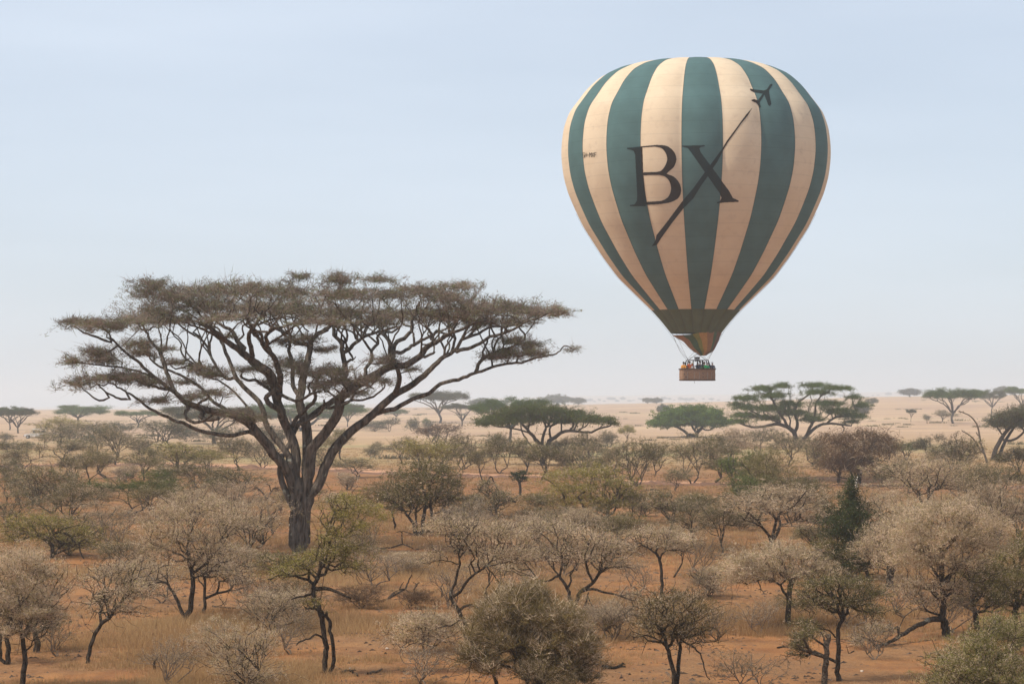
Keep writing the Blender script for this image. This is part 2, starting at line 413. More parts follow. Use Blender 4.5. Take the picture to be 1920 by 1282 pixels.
def make_thorn(seed, h=5.0, w=5.2, base=.38, stems=1, n=420, per=30, ln=.26, wd=.022, lean=.5, flat=.75, tipr=.0065, shrub=False, sig=.17, big=10, umb=0.0):
    """a savanna thorn tree: crooked stem(s), spreading branches, fine twiggy crown"""
    rg=np.random.default_rng(seed); s=Skel(); R_=w/2; fork=[]
    root=s.add((0,0,-.15),-1,.16*h/5)
    top=rg.normal(0,lean*.5,2)
    tr=.115*h/5
    for k in range(stems):
        a=rg.uniform(0,6.28); sp=(.12 if stems==1 else .5)*w*.3
        e=np.array([math.cos(a)*sp+top[0]*.6,math.sin(a)*sp+top[1]*.6,h*base*rg.uniform(.7,1.0)])
        if shrub: e[2]=h*.28
        mid=e*.5+rg.normal(0,.12,3); mid[2]=e[2]*.5
        f=s.limb([(0,0,-.1),mid,e],tr/(stems**.4),tr*.72/(stems**.4),start=root,wig=.05,rg=rg); fork.append(f)
        nb=rg.integers(3,6)
        for j in range(nb):
            a2=a*(stems>1)+j*6.28/nb+rg.uniform(-.5,.5)
            rr_=R_*rg.uniform(.45,.85); zz=h*rg.uniform(.62,.88)
            t_=np.array([math.cos(a2)*rr_+top[0],math.sin(a2)*rr_+top[1],zz]); p0=s.P[f]
            m1=p0+(t_-p0)*.35+np.array([0,0,(t_[2]-p0[2])*rg.uniform(.0,.25)])+rg.normal(0,.12,3); m2=p0+(t_-p0)*.7+rg.normal(0,.16,3)
            s.limb([p0,m1,m2,t_],tr*.5/(stems**.4),tr*.16,start=f,wig=.07,rg=rg)
    # crown attractors: loose clumps through a wide, uneven dome that droops at its rim
    nc=int(rg.integers(20,28)); lo0=.10 if shrub else base*.80; A=[]; off=rg.normal(0,.09*w,2)
    for _ in range(nc):
        a=rg.uniform(0,6.28); qq=math.sqrt(rg.random())*rg.uniform(.78,1.0); q=qq*R_*(1+.26*math.sin(a+seed)+.16*math.sin(2*a+2.3*seed)+.10*math.sin(3*a+seed*.7))
        ztop=(1+.10*math.sin(a*2+seed*1.7)+.07*math.sin(a*3+seed))*h*(.50+.46*math.sqrt(max(0,1-qq*qq)))*rg.uniform(.86,1.03)
        zbot=h*(lo0+(.16 if not shrub else .05)*(1-abs(qq-.55))+umb*.22)
        zc=zbot+(ztop-zbot)*rg.random()**.55
        c=np.array([math.cos(a)*q*.86+top[0]*.7+off[0]*zc/h,math.sin(a)*q*.86+top[1]*.7+off[1]*zc/h,zc])
        rc=w*rg.uniform(.09,.20); k=max(6,int(n/nc*(rc/(w*.15))**2))
        v=rg.normal(0,1,(k,3))*rc*np.array([.62,.62,.30*flat+.08]); A.append(v+c)
    A=np.vstack(A); A[:,2]=np.maximum(A[:,2],h*(.05 if shrub else base*.55)); A=A[A[:,2]<h*1.03]
    ids=s.grow(A,.38)
    nbt=int(len(A)*.25); k_=rg.integers(0,len(A),nbt); cen=A.mean(0); X_=A[k_]+(A[k_]-cen)*rg.uniform(.03,.20,(nbt,1))+rg.normal(0,.13,(nbt,3)); X_[:,2]=np.maximum(X_[:,2],h*.1); s.grow(X_,.15)
    T=s.mesh('trunk',tip=tipr,ex=.5,cap=tr*.6,big=big)
    tips=np.array([s.P[i] for i in ids])
    C=tufts('crown',tips,per,ln,wd,sig,up=.3,flat=.8,tintC=np.clip(clumpnoise(tips,1.1,seed),0,1),rg=rg,leafy=.5,par=np.array([s.P[s.par[i]] for i in ids]))
    return T,C

def make_acacia(seed, h=10., w=22., n=700, per=30, ln=.5, wd=.06, limbs=9, forkh=.28, layers=3, lo_=.68, thick=.10, sig=.42, leafy=.7, mound=0.0, gap=.0, trunks=1):
    """a flat-topped umbrella acacia"""
    rg=np.random.default_rng(seed); s=Skel(); R_=w/2
    root=s.add((0,0,-.3),-1,.055*h); tr=.036*h; ends=[]
    for k in range(trunks):
        f=s.limb([(0,0,-.2),(rg.normal(0,.25),rg.normal(0,.25),h*forkh*.5),((k-(trunks-1)/2)*.12*w+rg.normal(0,.3),rg.normal(0,.3),h*forkh)],tr,tr*.8,start=root,wig=.08,rg=rg,k=4)
        L=limbs//trunks
        for j in range(L):
            a=j*6.283/L+rg.uniform(-.3,.3); q=R_*rg.uniform(.45,.85); z=h*rg.uniform(.78,.86)-q/R_*h*.06*(1+4*mound)
            p0=s.P[f]; t_=np.array([math.cos(a)*q+(p0[0]),math.sin(a)*q,z]); d=t_-p0
            m1=p0+d*np.array([.25,.25,.42])+rg.normal(0,.25,3); m2=p0+d*np.array([.55,.55,.72])+rg.normal(0,.35,3); m3=p0+d*np.array([.8,.8,.92])+rg.normal(0,.3,3)
            ends.append(s.limb([p0,m1,m2,m3,t_],tr*.6,tr*.18,start=f,wig=.16,rg=rg,k=3))
    A=[]; per_c=n//((10 if mound<.5 else 15)*layers)
    cl=[]
    for l in range(layers):
        for c in range(10 if mound<.5 else 15):
            a=rg.uniform(0,6.28); q=math.sqrt(rg.random())*R_*(.86 if l<2 else .8)
            qq=(q/R_)**2; ztp=h*(.975-qq*(.10+.42*mound))*(1+.035*math.sin(3*a+seed)+.03*math.sin(5*a+seed*2)); zlw=h*(lo_+.05*(1-qq)-.04*mound*qq)
            zt=zlw+(ztp-zlw)*(1-(l+rg.random())/layers*.96)
            rc=w*rg.uniform(.07,.14); cl.append((math.cos(a)*q,math.sin(a)*q,zt,rc))
    for (x,y,z,rc) in cl:
        v=rg.normal(0,1,(per_c,3)); v/=np.linalg.norm(v,axis=1)[:,None]; v*=(rg.random((len(v),1))**.4)*rc; v[:,2]*=thick*5
        A.append(v+np.array([x,y,z]))
    A=np.vstack(A); rad=np.hypot(A[:,0],A[:,1]); lo=h*(lo_-.06); A[:,2]=np.clip(A[:,2],lo,h*1.01)
    A=A[rad<R_*1.02]; ids=s.grow(A,.3)
    T=s.mesh('trunk',tip=.017,ex=.5,cap=tr*.5,big=12,minr=.02)
    tips=np.array([s.P[i] for i in ids])
    C=tufts('crown',tips,per,ln,wd,sig,up=.25,flat=.45,tintC=np.clip(clumpnoise(tips,.35,seed),0,1),rg=rg,leafy=leafy,par=np.array([s.P[s.par[i]] for i in ids]),spread=1.2)
    return T,C

def make_blob(seed,h=10.,w=14.,n=160,per=24):
    rg=np.random.default_rng(seed); s=Skel(); s.add((0,0,-.4),-1,.5); s.limb([(0,0,0),(0.2,0,h*.2),(0,.1,h*.4)],.4,.3,start=0,wig=.05,rg=rg)
    v=rg.normal(0,1,(n,3)); v/=np.linalg.norm(v,axis=1)[:,None]; v*=(rg.random((n,1))**.35); v*=np.array([w/2,w/2,h*.36])*rg.uniform(.8,1.1,(n,1)); v[:,2]+=h*.58
    ids=s.grow(v,.3); T=s.mesh('trunk',tip=.03,cap=.3,minr=.05)
    C=tufts('crown',np.array([s.P[i] for i in ids]),per,1.5,.38,.8,up=.2,flat=.7,rg=rg,leafy=.6)
    return T,C

PROTO={}
def proto(key):
    if key in PROTO: return PROTO[key]
    k,i=key[0],int(key[1:])
    if k=='T': r=make_thorn(100+i,lean=.7+.3*(i%3),w=5.0+.5*(i%3),base=[.26,.18,.30,.14,.24,.28][i%6],stems=[1,2,1,3,1,2][i%6],umb=[.2,.8,.5,0,1,.3][i%6],n=1150+90*(i%3),per=19,ln=.135,wd=.0145,sig=.06,big=9)
    elif k=='S': r=make_thorn(200+i,h=3.2,w=4.6,stems=4+i%2,n=1250,per=30,shrub=True,flat=1.2,ln=.095,wd=.0115,sig=.065,big=9)
    elif k=='W': r=make_thorn(250+i,h=4.0,w=5.0,stems=2+i%3,base=.16,n=900,per=7,ln=.11,wd=.013,tipr=.0078,sig=.05,big=7,flat=1.1,umb=.1)
    elif k=='M': r=make_thorn(300+i,lean=.8,w=5.0+.4*(i%3),base=[.20,.26,.15,.20][i%4],stems=[1,2,3,2][i%4],umb=[.5,.2,0,.9][i%4],n=760,per=15,ln=.20,wd=.028,tipr=.009,sig=.09,big=7,flat=.9)
    elif k=='N': r=make_thorn(400+i,h=3.2,w=4.8,stems=4,n=700,per=16,shrub=True,ln=.20,wd=.028,tipr=.009,sig=.10,big=7,flat=1.2)
    elif k=='A': r=make_acacia(500+i,h=10,w=22,limbs=8+i%3,forkh=[.3,.22,.36,.28][i%4],n=1150,per=32,lo_=[.66,.76,.55,.72][i%4],layers=[3,2,4,3][i%4],thick=[.075,.06,.085,.07][i%4])
    elif k=='G': r=make_acacia(600+i,h=10,w=20,limbs=10,forkh=.16,n=1500,per=30,layers=4,thick=.07,mound=.55,trunks=2,lo_=.40)
    elif k=='R': r=make_acacia(700+i,h=7,w=19,limbs=8,forkh=.2,n=1300,per=46,ln=.42,wd=.17,layers=4,thick=.12,mound=.85,sig=.42,leafy=.95,lo_=.36)
    elif k=='B': r=make_blob(800+i,w=[14,18,10][i%3])
    PROTO[key]=r; return r
DIM={'T':(5.0,5.0),'S':(3.2,4.6),'M':(5.0,5.2),'N':(3.2,4.8),'A':(9.7,21.5),'G':(9.8,20.0),'R':(6.8,18.5),'B':(9.5,14)}
USED=set()
def dims(key):
    T,C=proto(key); 
    if 'wh' not in C: 
        n=len(C.vertices); a=np.empty(n*3,np.float32); C.vertices.foreach_get('co',a); a=a.reshape(-1,3)
        C['wh']=[float(np.percentile(a[:,0],98.5)-np.percentile(a[:,0],1.5)), float(np.percentile(a[:,2],99)), float((np.percentile(a[:,0],98.5)+np.percentile(a[:,0],1.5))/2)]
    return C['wh']
TONE={ # leaf colour and share of pale twigs
 'pale':((.27,.235,.125),.64),'grey':((.135,.128,.066),.38),'mauve':((.20,.165,.11),.58),'olive':((.175,.16,.07),.30),'yolive':((.235,.215,.075),.26),
 'green':((.10,.14,.045),.14),'dark':((.055,.068,.035),.10),'brown':((.14,.095,.065),.16),'dolive':((.135,.125,.06),.28),'scrub':((.15,.120,.060),.36),'golive':((.185,.18,.072),.34),'leaf':((.095,.155,.04),.02),
 'far':((.078,.100,.038),.16),'fgreen':((.075,.112,.036),.10),'fgrey':((.085,.095,.06),.30)}
NAMES={'W':('twiggy_thorn_bush','thorn bush'),'T':('thorn_tree','thorn tree'),'S':('thorn_shrub','shrub'),'M':('thorn_tree','thorn tree'),'N':('thorn_shrub','shrub'),'A':('umbrella_acacia','acacia tree'),'G':('spreading_acacia','acacia tree'),'R':('sausage_tree','tree'),'B':('distant_tree','tree')}
BARKS={'W':M_BARK_TWIG,'T':M_BARK,'S':M_BARK,'M':M_BARK,'N':M_BARK,'A':M_BARK_FAR,'G':M_BARK_FAR,'R':M_BARK_FAR,'B':M_BARK_FAR}
def assign(me,m):
    if not me.materials: me.materials.append(m)
CNT={}
def plant(key,cx,top,base,w,tone,label,group=None,name=None,rz=None):
    """stand a tree on the ground where the photograph shows its foot, at the size it has there"""
    CNT[key]=CNT.get(key,0)+1
    if key[0] in 'TMS' and CNT[key]%2==0: key=key[0]+str(int(key[1:])+{'T':6,'M':4,'S':3}[key[0]])
    T,C=proto(key); g=ground(cx,base); s=g[1]/F
    wd,ht,_=dims(key); hh=(base-top)*s*1.03; ww=w*s*(1.10 if key[0] in 'TMN' else 1.02)
    rz=random.uniform(0,6.28) if rz is None else rz
    nm,cat=NAMES[key[0]]
    o=thing(name or nm,label,cat,g,rz,group or GROUPS[key[0]])
    o.scale=(ww/wd,ww/wd,hh/ht)
    assign(T,BARKS[key[0]]); assign(C,M_LEAF if key[0] in 'TSW' else (M_LEAF_FAR if key[0] in 'AGRB' else M_LEAF))
    a=bpy.data.objects.new('trunk',T); COL.objects.link(a); a.parent=o
    c=bpy.data.objects.new('crown',C); COL.objects.link(c); c.parent=o
    (r,g_,b_),al=TONE[tone]; j=random.uniform(.85,1.15); c.color=(r*j,g_*j*random.uniform(.96,1.04),b_*j,al)
    return o
TONE={k:((v[0][0]*1.30,v[0][1]*1.20,v[0][2]*1.0),v[1]) for k,v in TONE.items()}
GROUPS={'W':'nearly leafless twiggy thorn bushes','T':'thorn trees scattered over the red ground','S':'low thorn shrubs on the red ground','M':'thorn trees scattered over the red ground','N':'low thorn shrubs on the red ground','A':'umbrella acacias on the plain','G':'umbrella acacias on the plain','R':None,'B':'far trees on the horizon plain'}

def traced(name,label,cat,px,py,limbs,pads,tone,bark=None,group=None,leaf=None,depth=1.5,attr=420,per=30,ln=.135,wd=.0145,sig=.06,tipr=.0068,bf=.3,wig=.03,big=12,up=.35,droop=0.0,flat=.6,leafy=.5,clump=1.1,seed=1,extra=None,drop=.3,amul=2.5,pmul=.47,soft=.86,cap=.05,spread=.8,bare=.30,scl=True):
    per=max(3,int(per*pmul))
    """a tree whose limbs follow the photograph: limbs=[(polyline px, r0 px, r1 px, depth m at its end)], pads=[(cx,cy,rx,ry[,depth m])]"""
    rg=np.random.default_rng(seed); g=ground(px,py); Y0=g[1]; s=Y0/F; sk=Skel(); loc=g
    def W3(q,d): return at(q[0],q[1],Y0+d)-loc
    if scl: k_=min(1.25,max(.55,Y0/112.)); ln*=k_; wd*=k_; per=int(per/k_**1.5)
    first=True
    for L in limbs:
        pts,r0,r1,dend=L
        if scl: r0*=.82; r1*=.85
        if first:
            root=sk.add(W3((pts[0][0],pts[0][1]+4),0),-1,r0*s*1.25); sk.add(W3(pts[0],0),root,r0*s); start=1; d0=0.0; first=False
        else:
            Pn=np.array(sk.P); q=W3(pts[0],0); dd=(Pn[:,0]-q[0])**2+(Pn[:,2]-q[2])**2
            start=int(dd.argmin()); d0=float(Pn[start,1])
        ln_=np.concatenate([[0],np.cumsum([math.dist(pts[i],pts[i+1]) for i in range(len(pts)-1)])]); ln_/=ln_[-1]
        P3=[W3(p,d0+(dend-d0)*t_) for p,t_ in zip(pts,ln_)]
        sk.limb(P3,r0*s,r1*s,start=start,wig=wig,rg=rg,k=3)
    A=[]; tot=sum(p[2]*p[3] for p in pads); Pn=np.array(sk.P)
    for p in pads:
        m=max(5,int(attr*amul*p[2]*p[3]/tot))
        q=W3((p[0],p[1]),0); dd=(Pn[:,0]-q[0])**2+(Pn[:,2]-q[2])**2
        dc=p[4] if len(p)>4 else float(Pn[int(dd.argmin()),1])
        a=rg.uniform(0,6.283,m); b_=np.minimum(np.abs(rg.normal(0,soft,m)),1.7)*rg.uniform(.6,1,m)+.12
        x=np.cos(a)*b_; y=np.sin(a)*b_
        z=y-(x*x)*drop
        dep=dc+rg.normal(0,1,m)*min(depth,p[2]*s*.9)
        A+= [W3((p[0]+x[i]*p[2],p[1]-z[i]*p[3]),dep[i]) for i in range(m)]
    A=np.array(A); ids=sk.grow(A,bf)
    if bare:
        nbt=int(len(A)*bare); k_=rg.integers(0,len(A),nbt); cen=A.mean(0); X_=A[k_]+(A[k_]-cen)*rg.uniform(.05,.22,(nbt,1))+rg.normal(0,.16,(nbt,3)); X_[:,2]+=rg.uniform(-.25,.15,nbt); X_[:,2]=np.maximum(X_[:,2],.3); sk.grow(X_,.15)
    o=thing(name,label,cat,loc,0,group)
    T=sk.mesh('trunk',tip=tipr,ex=.5,cap=cap,big=big); link('trunk',T,bark or M_BARK,o)
    tips=np.array([sk.P[i] for i in ids])
    C=tufts('crown',tips,per,ln,wd,sig,up=up,flat=flat,droop=droop,tintC=np.clip(clumpnoise(tips,clump,seed),0,1),rg=rg,leafy=leafy,par=np.array([sk.P[sk.par[i]] for i in ids]),spread=spread)
    c=link('crown',C,leaf or M_LEAF,o); (r,g_,b_),al=TONE[tone]; c.color=(r,g_,b_,al)
    return o,sk
# ---------------------------------------------------------------- hot-air balloon
BY=245.0; BS=F/BY                                  # 18.5 px of the photograph per metre
BL=thing('hot_air_balloon','green and cream striped hot-air balloon with wicker basket flying over the plain','balloon',at(1305,757,BY))
B0_=np.array(BL.location)
def zpx(y): return (YH-y)/BS                       # metres above the balloon's origin (eye level)
M_TEAL=plain('teal_fabric',(.080,.148,.147),rough=.85,spec=.1,var=.10,scale=.6)
M_CREAM=None
m,t,b=newmat('cream_fabric'); tcn=N(t,'ShaderNodeTexCoord'); OB=tcn.outputs['Object']
c=mixrgb(t,noiseval(t,OB,.5,.35,.7,6),(.72,.575,.41),(.66,.515,.36))
c=mixrgb(t,noiseval(t,OB,1.4,.55,.75,8,a=0,b=.35),c,(.46,.34,.25))
t.links.new(c,b.inputs['Base Color']); b.inputs['Roughness'].default_value=.85; b.inputs['Specular IOR Level'].default_value=.1; M_CREAM=m
M_BAND=plain('olive_skirt_fabric',(.095,.115,.06),rough=.8,var=.15,scale=1)
M_TAPE=plain('load_tape',(.10,.075,.055),rough=.8)
for mm in (M_TEAL,M_CREAM):
    tt=mm.node_tree; bb=tt.nodes['Principled BSDF']; tn=N(tt,'ShaderNodeTexCoord'); wv=N(tt,'ShaderNodeTexWave')
    wv.wave_type='BANDS'; wv.bands_direction='Z'; wv.inputs['Scale'].default_value=.26; wv.inputs['Distortion'].default_value=.6; wv.inputs['Detail'].default_value=1
    tt.links.new(tn.outputs['Object'],wv.inputs['Vector'])
    r=N(tt,'ShaderNodeMapRange'); r.inputs['From Min'].default_value=.985; r.inputs['From Max'].default_value=1; r.inputs['To Min'].default_value=1; r.inputs['To Max'].default_value=.89
    tt.links.new(wv.outputs['Fac'],r.inputs['Value'])
    src=bb.inputs['Base Color'].links[0].from_socket
    o_=mixrgb(tt,1.0,src,r.outputs[0],'MULTIPLY'); tt.links.new(o_,bb.inputs['Base Color'])
PROF=[(104,0),(104.2,30),(105,60),(107.5,90),(112,117),(120,146),(136,177),(151,193),(166,206.5),(181,216),(212,238),(242,248.3),(272,251.8),(290,252.3),(303,251.6),(333,247.8),(364,239),(394,226),(424.6,211.5),(455,192),(480,176),(520,146.5),(555,111),(585,80),(605,62.5),(625,47)]
PY=np.array([p[0] for p in PROF],float); PR=np.array([p[1] for p in PROF],float)
# the profile is measured on the outline; bring it back to the axis for a camera that looks up at it
PY2=PY+11*np.clip(1-(PY-104)/95,0,1)
NZ=110; NA_G=12
tt_=np.concatenate([[0],np.cumsum(np.hypot(np.diff(PY),np.diff(PR)))]); ts=np.linspace(0,tt_[-1],NZ)
py_s=np.interp(ts,tt_,PY2); pr_s=np.interp(ts,tt_,PR)
for _ in range(2):
    py_s[1:-1]=(py_s[:-2]+2*py_s[1:-1]+py_s[2:])/4; pr_s[1:-1]=(pr_s[:-2]+2*pr_s[1:-1]+pr_s[2:])/4
# stripe borders: angle from the camera-facing direction, positive to the right
EDGE=[-73.8,-57.2,-40.9,-23.6,-5.8,11.4,28.6,46.9,63.2,81.0]
nb=11; EDGE+= [81+ (360-154.8)/nb*i for i in range(1,nb)]
gores=[(EDGE[i],EDGE[(i+1)%20]+(360 if i==19 else 0)) for i in range(20)]
kcen=[i for i,gq in enumerate(gores) if abs(gq[0]+5.8)<.1][0]
ang=[];gid=[];bul=[]
for i,(a0,a1) in enumerate(gores):
    for k in range(NA_G):
        q=k/NA_G; ang.append(R(a0+(a1-a0)*q)); gid.append(i); bul.append(1-(2*q-1)**2)
ang=np.array(ang);bul=np.array(bul);NA=len(ang)
rs=pr_s/BS; zs=(YH-py_s)/BS
scal=.40*np.clip(rs/8,0.12,1)
def env_pt(i,ja,off=0.0):
    rad=rs[i]-scal[i]*.95+scal[i]*bul[ja]+off
    if 238<py_s[i]<338: rad=rad+np.where((ang[ja]>R(-104))&(ang[ja]<R(-74)),.20*abs(math.sin((py_s[i]-238)/20*math.pi))*bul[ja],0)
    fa=ang[ja]-R(4.35)
    return np.stack([np.sin(fa)*rad,-np.cos(fa)*rad,np.full(np.shape(rad),zs[i])],-1)
V=np.vstack([env_pt(i,np.arange(NA)) for i in range(NZ)])
ii=np.arange(NZ-1)[:,None]*NA; jj=np.arange(NA)[None]; j2=(jj+1)%NA
Q=np.stack([ii+jj,ii+j2,ii+NA+j2,ii+NA+jj],-1).reshape(-1,4)
mi=np.repeat(np.array([[0 if (g_-kcen)%2==0 else 1 for g_ in gid]]),NZ-1,0)
yb=(py_s[:-1]+py_s[1:])/2
bandline=584.5+0*np.array(bul)[None,:]
mi[(yb[:,None]>bandline)]=2
env_me=npmesh('envelope',V,Q.ravel(),np.full(len(Q),4),True,None,mi.ravel())
env=link('envelope',env_me,[M_TEAL,M_CREAM,M_BAND],BL)
# load tapes along the seams of the lower half
mb=MB()
for i,(a0,a1) in enumerate(gores):
    ja=np.full(1,i*NA_G); rows=list(range(3,NZ))
    P=np.array([env_pt(k,ja,.015)[0] for k in rows]); mb.tube(P,.014,4,0,False)
mb.build('load_tape',M_TAPE,env)
# black and white lettering, cut to the envelope's surface
M_INK_T=plain('ink_on_teal',(.014,.024,.024),rough=.9,spec=.05,var=.05); M_INK_C=plain('ink_on_cream',(.028,.017,.010),rough=.9,spec=.05,var=.05)
bvh=BVHTree.FromPolygons([Vector(v) for v in V.tolist()],[tuple(q) for q in Q.tolist()])
camo=Vector((0,0,HC))-Vector(B0_.tolist())
def inside(px,py,poly):
    c=np.zeros(px.shape,bool); n=len(poly)
    for i in range(n):
        x0,y0=poly[i]; x1,y1=poly[(i+1)%n]
        if y0==y1: continue
        k=((y0>py)!=(y1>py))&(px<(x1-x0)*(py-y0)/(y1-y0)+x0); c^=k
    return c
def curve(pts,k=8): 
    return [tuple(p) for p in crom(pts,k)]
def decal(name,polys,step=.45,off=.03,mats=None):
    allp=[p for po in polys for p in po]; x0=min(p[0] for p in allp)-1;x1=max(p[0] for p in allp)+1;y0=min(p[1] for p in allp)-1;y1=max(p[1] for p in allp)+1
    gx=np.arange(x0,x1,step); gy=np.arange(y0,y1,step); PX,PYY=np.meshgrid(gx+step/2,gy+step/2)
    ms=np.zeros(PX.shape,bool)
    for po in polys: ms^=inside(PX,PYY,po)
    cache={}; vs=[];fs=[];mm=[]
    def vert(i,j):
        if (i,j) in cache: return cache[(i,j)]
        d=Vector(ray(x0+i*step,y0+j*step).tolist()); d.normalize(); h,nn,idx,dist=bvh.ray_cast(camo,d)
        if h is None: cache[(i,j)]=None; return None
        if nn.dot(d)>0: nn=-nn
        p=h+nn*off; vs.append(tuple(p)); cache[(i,j)]=(len(vs)-1, mi.ravel()[idx]); return cache[(i,j)]
    for j,i in zip(*np.nonzero(ms)):
        c=[vert(i,j),vert(i,j+1),vert(i+1,j+1),vert(i+1,j)]
        if any(q is None for q in c): continue
        fs.append([q[0] for q in c]); mm.append(1 if c[0][1]==1 else 0)
    me=bpy.data.meshes.new(name); me.from_pydata(vs,[],fs); me.polygons.foreach_set('material_index',mm); me.update()
    return link(name,me,[M_INK_T,M_INK_C],env)
Bo=[(1176,277.5),(1184,277),(1205,274.5),(1232,272)]+curve([(1232,272),(1250,274),(1263,284),(1268,298),(1264,312),(1255,321),(1250,326)])[1:]+curve([(1250,326),(1264,332),(1274,344),(1277,358),(1272,371),(1258,379),(1240,382.5)])[1:]+[(1225,383.5),(1211,384),(1211,386.5),(1182,386.5),(1181,384.5),(1190,383),(1194,377),(1195,368)]+[(1191,290),(1188,283),(1183,281),(1176,280)]
Bi1=[(1204.5,276.5),(1228,275)]+curve([(1228,275),(1240,278),(1248,287),(1251,299),(1247,311),(1240,320),(1232,322.5)])[1:]+[(1206,323.5)]
Bi2=[(1206.5,328.5),(1236,328)]+curve([(1236,328),(1248,332),(1256,342),(1258,356),(1253,369),(1242,376),(1230,377.5)])[1:]+[(1212,378.5)]
decal('letter_b',[Bo,Bi1,Bi2])
X1=[(1279,273.5),(1321,272.5),(1321.5,274.5),(1314,276),(1311,279),(1314,286),(1367,358),(1374,371),(1384.5,376),(1384.5,378.5),(1360,379.5),(1344,381.5),(1344,379),(1350,377),(1353,371),(1349,362),(1296,286),(1290,278),(1279,275)]
decal('letter_x',[X1])
TR=[(1410.5,202.5),(1402,217),(1389,233),(1379,247),(1364,268),(1356.5,281),(1345,303),(1336,316),(1327,330.5),(1314,349),(1300,372),(1287,385),(1281,391),(1260,418),(1240,446),(1232,459),(1222,461.5),(1230,449),(1231,441),(1250,417),(1278,379),(1300,353),(1320,325),(1333,307.5),(1341,296.5),(1355.5,277),(1363,264),(1378,244),(1388,230),(1400,214)]
decal('contrail_stripe',[TR])
PL=[(1447,157.5),(1448,160),(1441.5,170),(1443,181),(1446,195),(1443.5,199.5),(1440.5,198),(1433,178.5),(1424,193),(1426.5,200.5),(1424.5,203),(1418,193.5),(1409.5,190),(1408.5,188),(1413,186.5),(1421,188.5),(1430,176.5),(1412,173),(1406,169.5),(1406.5,167),(1411,168),(1432,170.5),(1438,168),(1443.5,159)]
decal('aeroplane_emblem',[PL],.35)
def stroke(p,q,w):
    dx,dy=q[0]-p[0],q[1]-p[1]; L=math.hypot(dx,dy); nx,ny=-dy/L*w/2,dx/L*w/2
    return [(p[0]+nx,p[1]+ny),(q[0]+nx,q[1]+ny),(q[0]-nx,q[1]-ny),(p[0]-nx,p[1]-ny)]
GL={'5':[((1,0),(0,0)),((0,0),(0,.5)),((0,.5),(1,.5)),((1,.5),(1,1)),((1,1),(0,1))],'H':[((0,0),(0,1)),((1,0),(1,1)),((0,.5),(1,.5))],'-':[((.1,.5),(.9,.5))],
 'M':[((0,1),(0,0)),((0,0),(.5,.5)),((.5,.5),(1,0)),((1,0),(1,1))],'X':[((0,0),(1,1)),((1,0),(0,1))],'F':[((0,0),(0,1)),((0,0),(1,0)),((0,.5),(.8,.5))]}
x=1093.2; mb=MB(); allv=[];allf=[]
for ch,wch in zip('5H-MXF',(3.1,3.3,2.6,3.6,3.6,3.6)):
    for (a,b_) in GL[ch]:
        s_=(x,287.0-(x-1093)*.035); hgt_=8.2
        po=stroke((s_[0]+a[0]*wch,s_[1]+a[1]*hgt_),(s_[0]+b_[0]*wch,s_[1]+b_[1]*hgt_),.85)
        vs=[]
        for p in po:
            d=Vector(ray(*p).tolist()).normalized(); h,nn,idx,dist=bvh.ray_cast(camo,d)
            if nn.dot(d)>0: nn=-nn
            vs.append(h+nn*(.03+.004*(len(allf)%5)))
        mb.add(vs,[(0,1,2,3)])
        allf.append(1)
    x+=wch+1.15
mb.build('registration_marking',M_INK_C,env)

# scoop below the mouth
SC=[(625,1307,46.5),(632,1309.5,40),(640,1313.5,32.5),(651,1316,25),(658,1318.5,18.5),(663,1318.5,10.5),(666.5,1318,6)]
cols=[plain('scoop_brown',(.34,.20,.11)),plain('scoop_green',(.07,.13,.075)),plain('scoop_lime',(.22,.23,.06)),plain('scoop_orange',(.42,.24,.08)),plain('scoop_rust',(.28,.16,.09)),plain('scoop_dark',(.16,.09,.06))]
sect=[(-200,-38,0),(-38,-16,1),(-16,-2,2),(-2,22,3),(22,42,4),(42,48,1),(48,200,5)]
n=72; V=[];Fq=[];mm=[]; SP_=crom([(q[0],q[1],q[2]) for q in SC],4)
for (y,cx,r) in SP_:
    for k in range(n):
        a=2*math.pi*k/n-math.pi; fold=1+.035*math.sin(a*9+y*.05)*min(1,(y-622)/12.)
        dz=0
        if y<634 and -1.35<a<-.05: dz=-(634-y)/9*.17*math.sin((a+1.35)/1.3*math.pi)
        tilt=(.0 if y>640 else (640-y)/15.)*math.sin(a)*3.2/BS
        V.append(((cx-1305)/BS+math.sin(a)*r/BS*fold,-math.cos(a)*r/BS*fold,zpx(y)+dz+tilt))
for i in range(len(SP_)-1):
    for k in range(n):
        Fq.append((i*n+k,i*n+(k+1)%n,(i+1)*n+(k+1)%n,(i+1)*n+k)); ad=math.degrees(2*math.pi*(k+.5)/n-math.pi)
        mm.append([s_[2] for s_ in sect if s_[0]<=ad<s_[1]][0])
me=bpy.data.meshes.new('scoop'); me.from_pydata(V,[],Fq); me.polygons.foreach_set('material_index',mm); me.polygons.foreach_set('use_smooth',[True]*len(Fq)); me.update()
link('scoop',me,cols,BL)

# basket
m,t,b=newmat('wicker'); tcn=N(t,'ShaderNodeTexCoord'); br=N(t,'ShaderNodeTexBrick')
mpn=N(t,'ShaderNodeMapping'); mpn.inputs['Rotation'].default_value=(R(90),0,0); t.links.new(tcn.outputs['Object'],mpn.inputs['Vector']); t.links.new(mpn.outputs[0],br.inputs['Vector'])
br.inputs['Scale'].default_value=4; br.inputs['Color1'].default_value=(.46,.27,.16,1); br.inputs['Color2'].default_value=(.30,.17,.10,1); br.inputs['Mortar'].default_value=(.10,.055,.03,1)
br.inputs['Mortar Size'].default_value=.045; t.links.new(br.outputs['Color'],b.inputs['Base Color']); b.inputs['Roughness'].default_value=.8; M_WICK=m
M_LEATH=plain('dark_leather',(.10,.06,.04)); M_STRAP=plain('grey_strap',(.27,.22,.19)); M_STEEL=plain('steel',(.20,.19,.19),rough=.35,metal=.9); M_BLACK=plain('black_padding_and_recess',(.035,.033,.033))
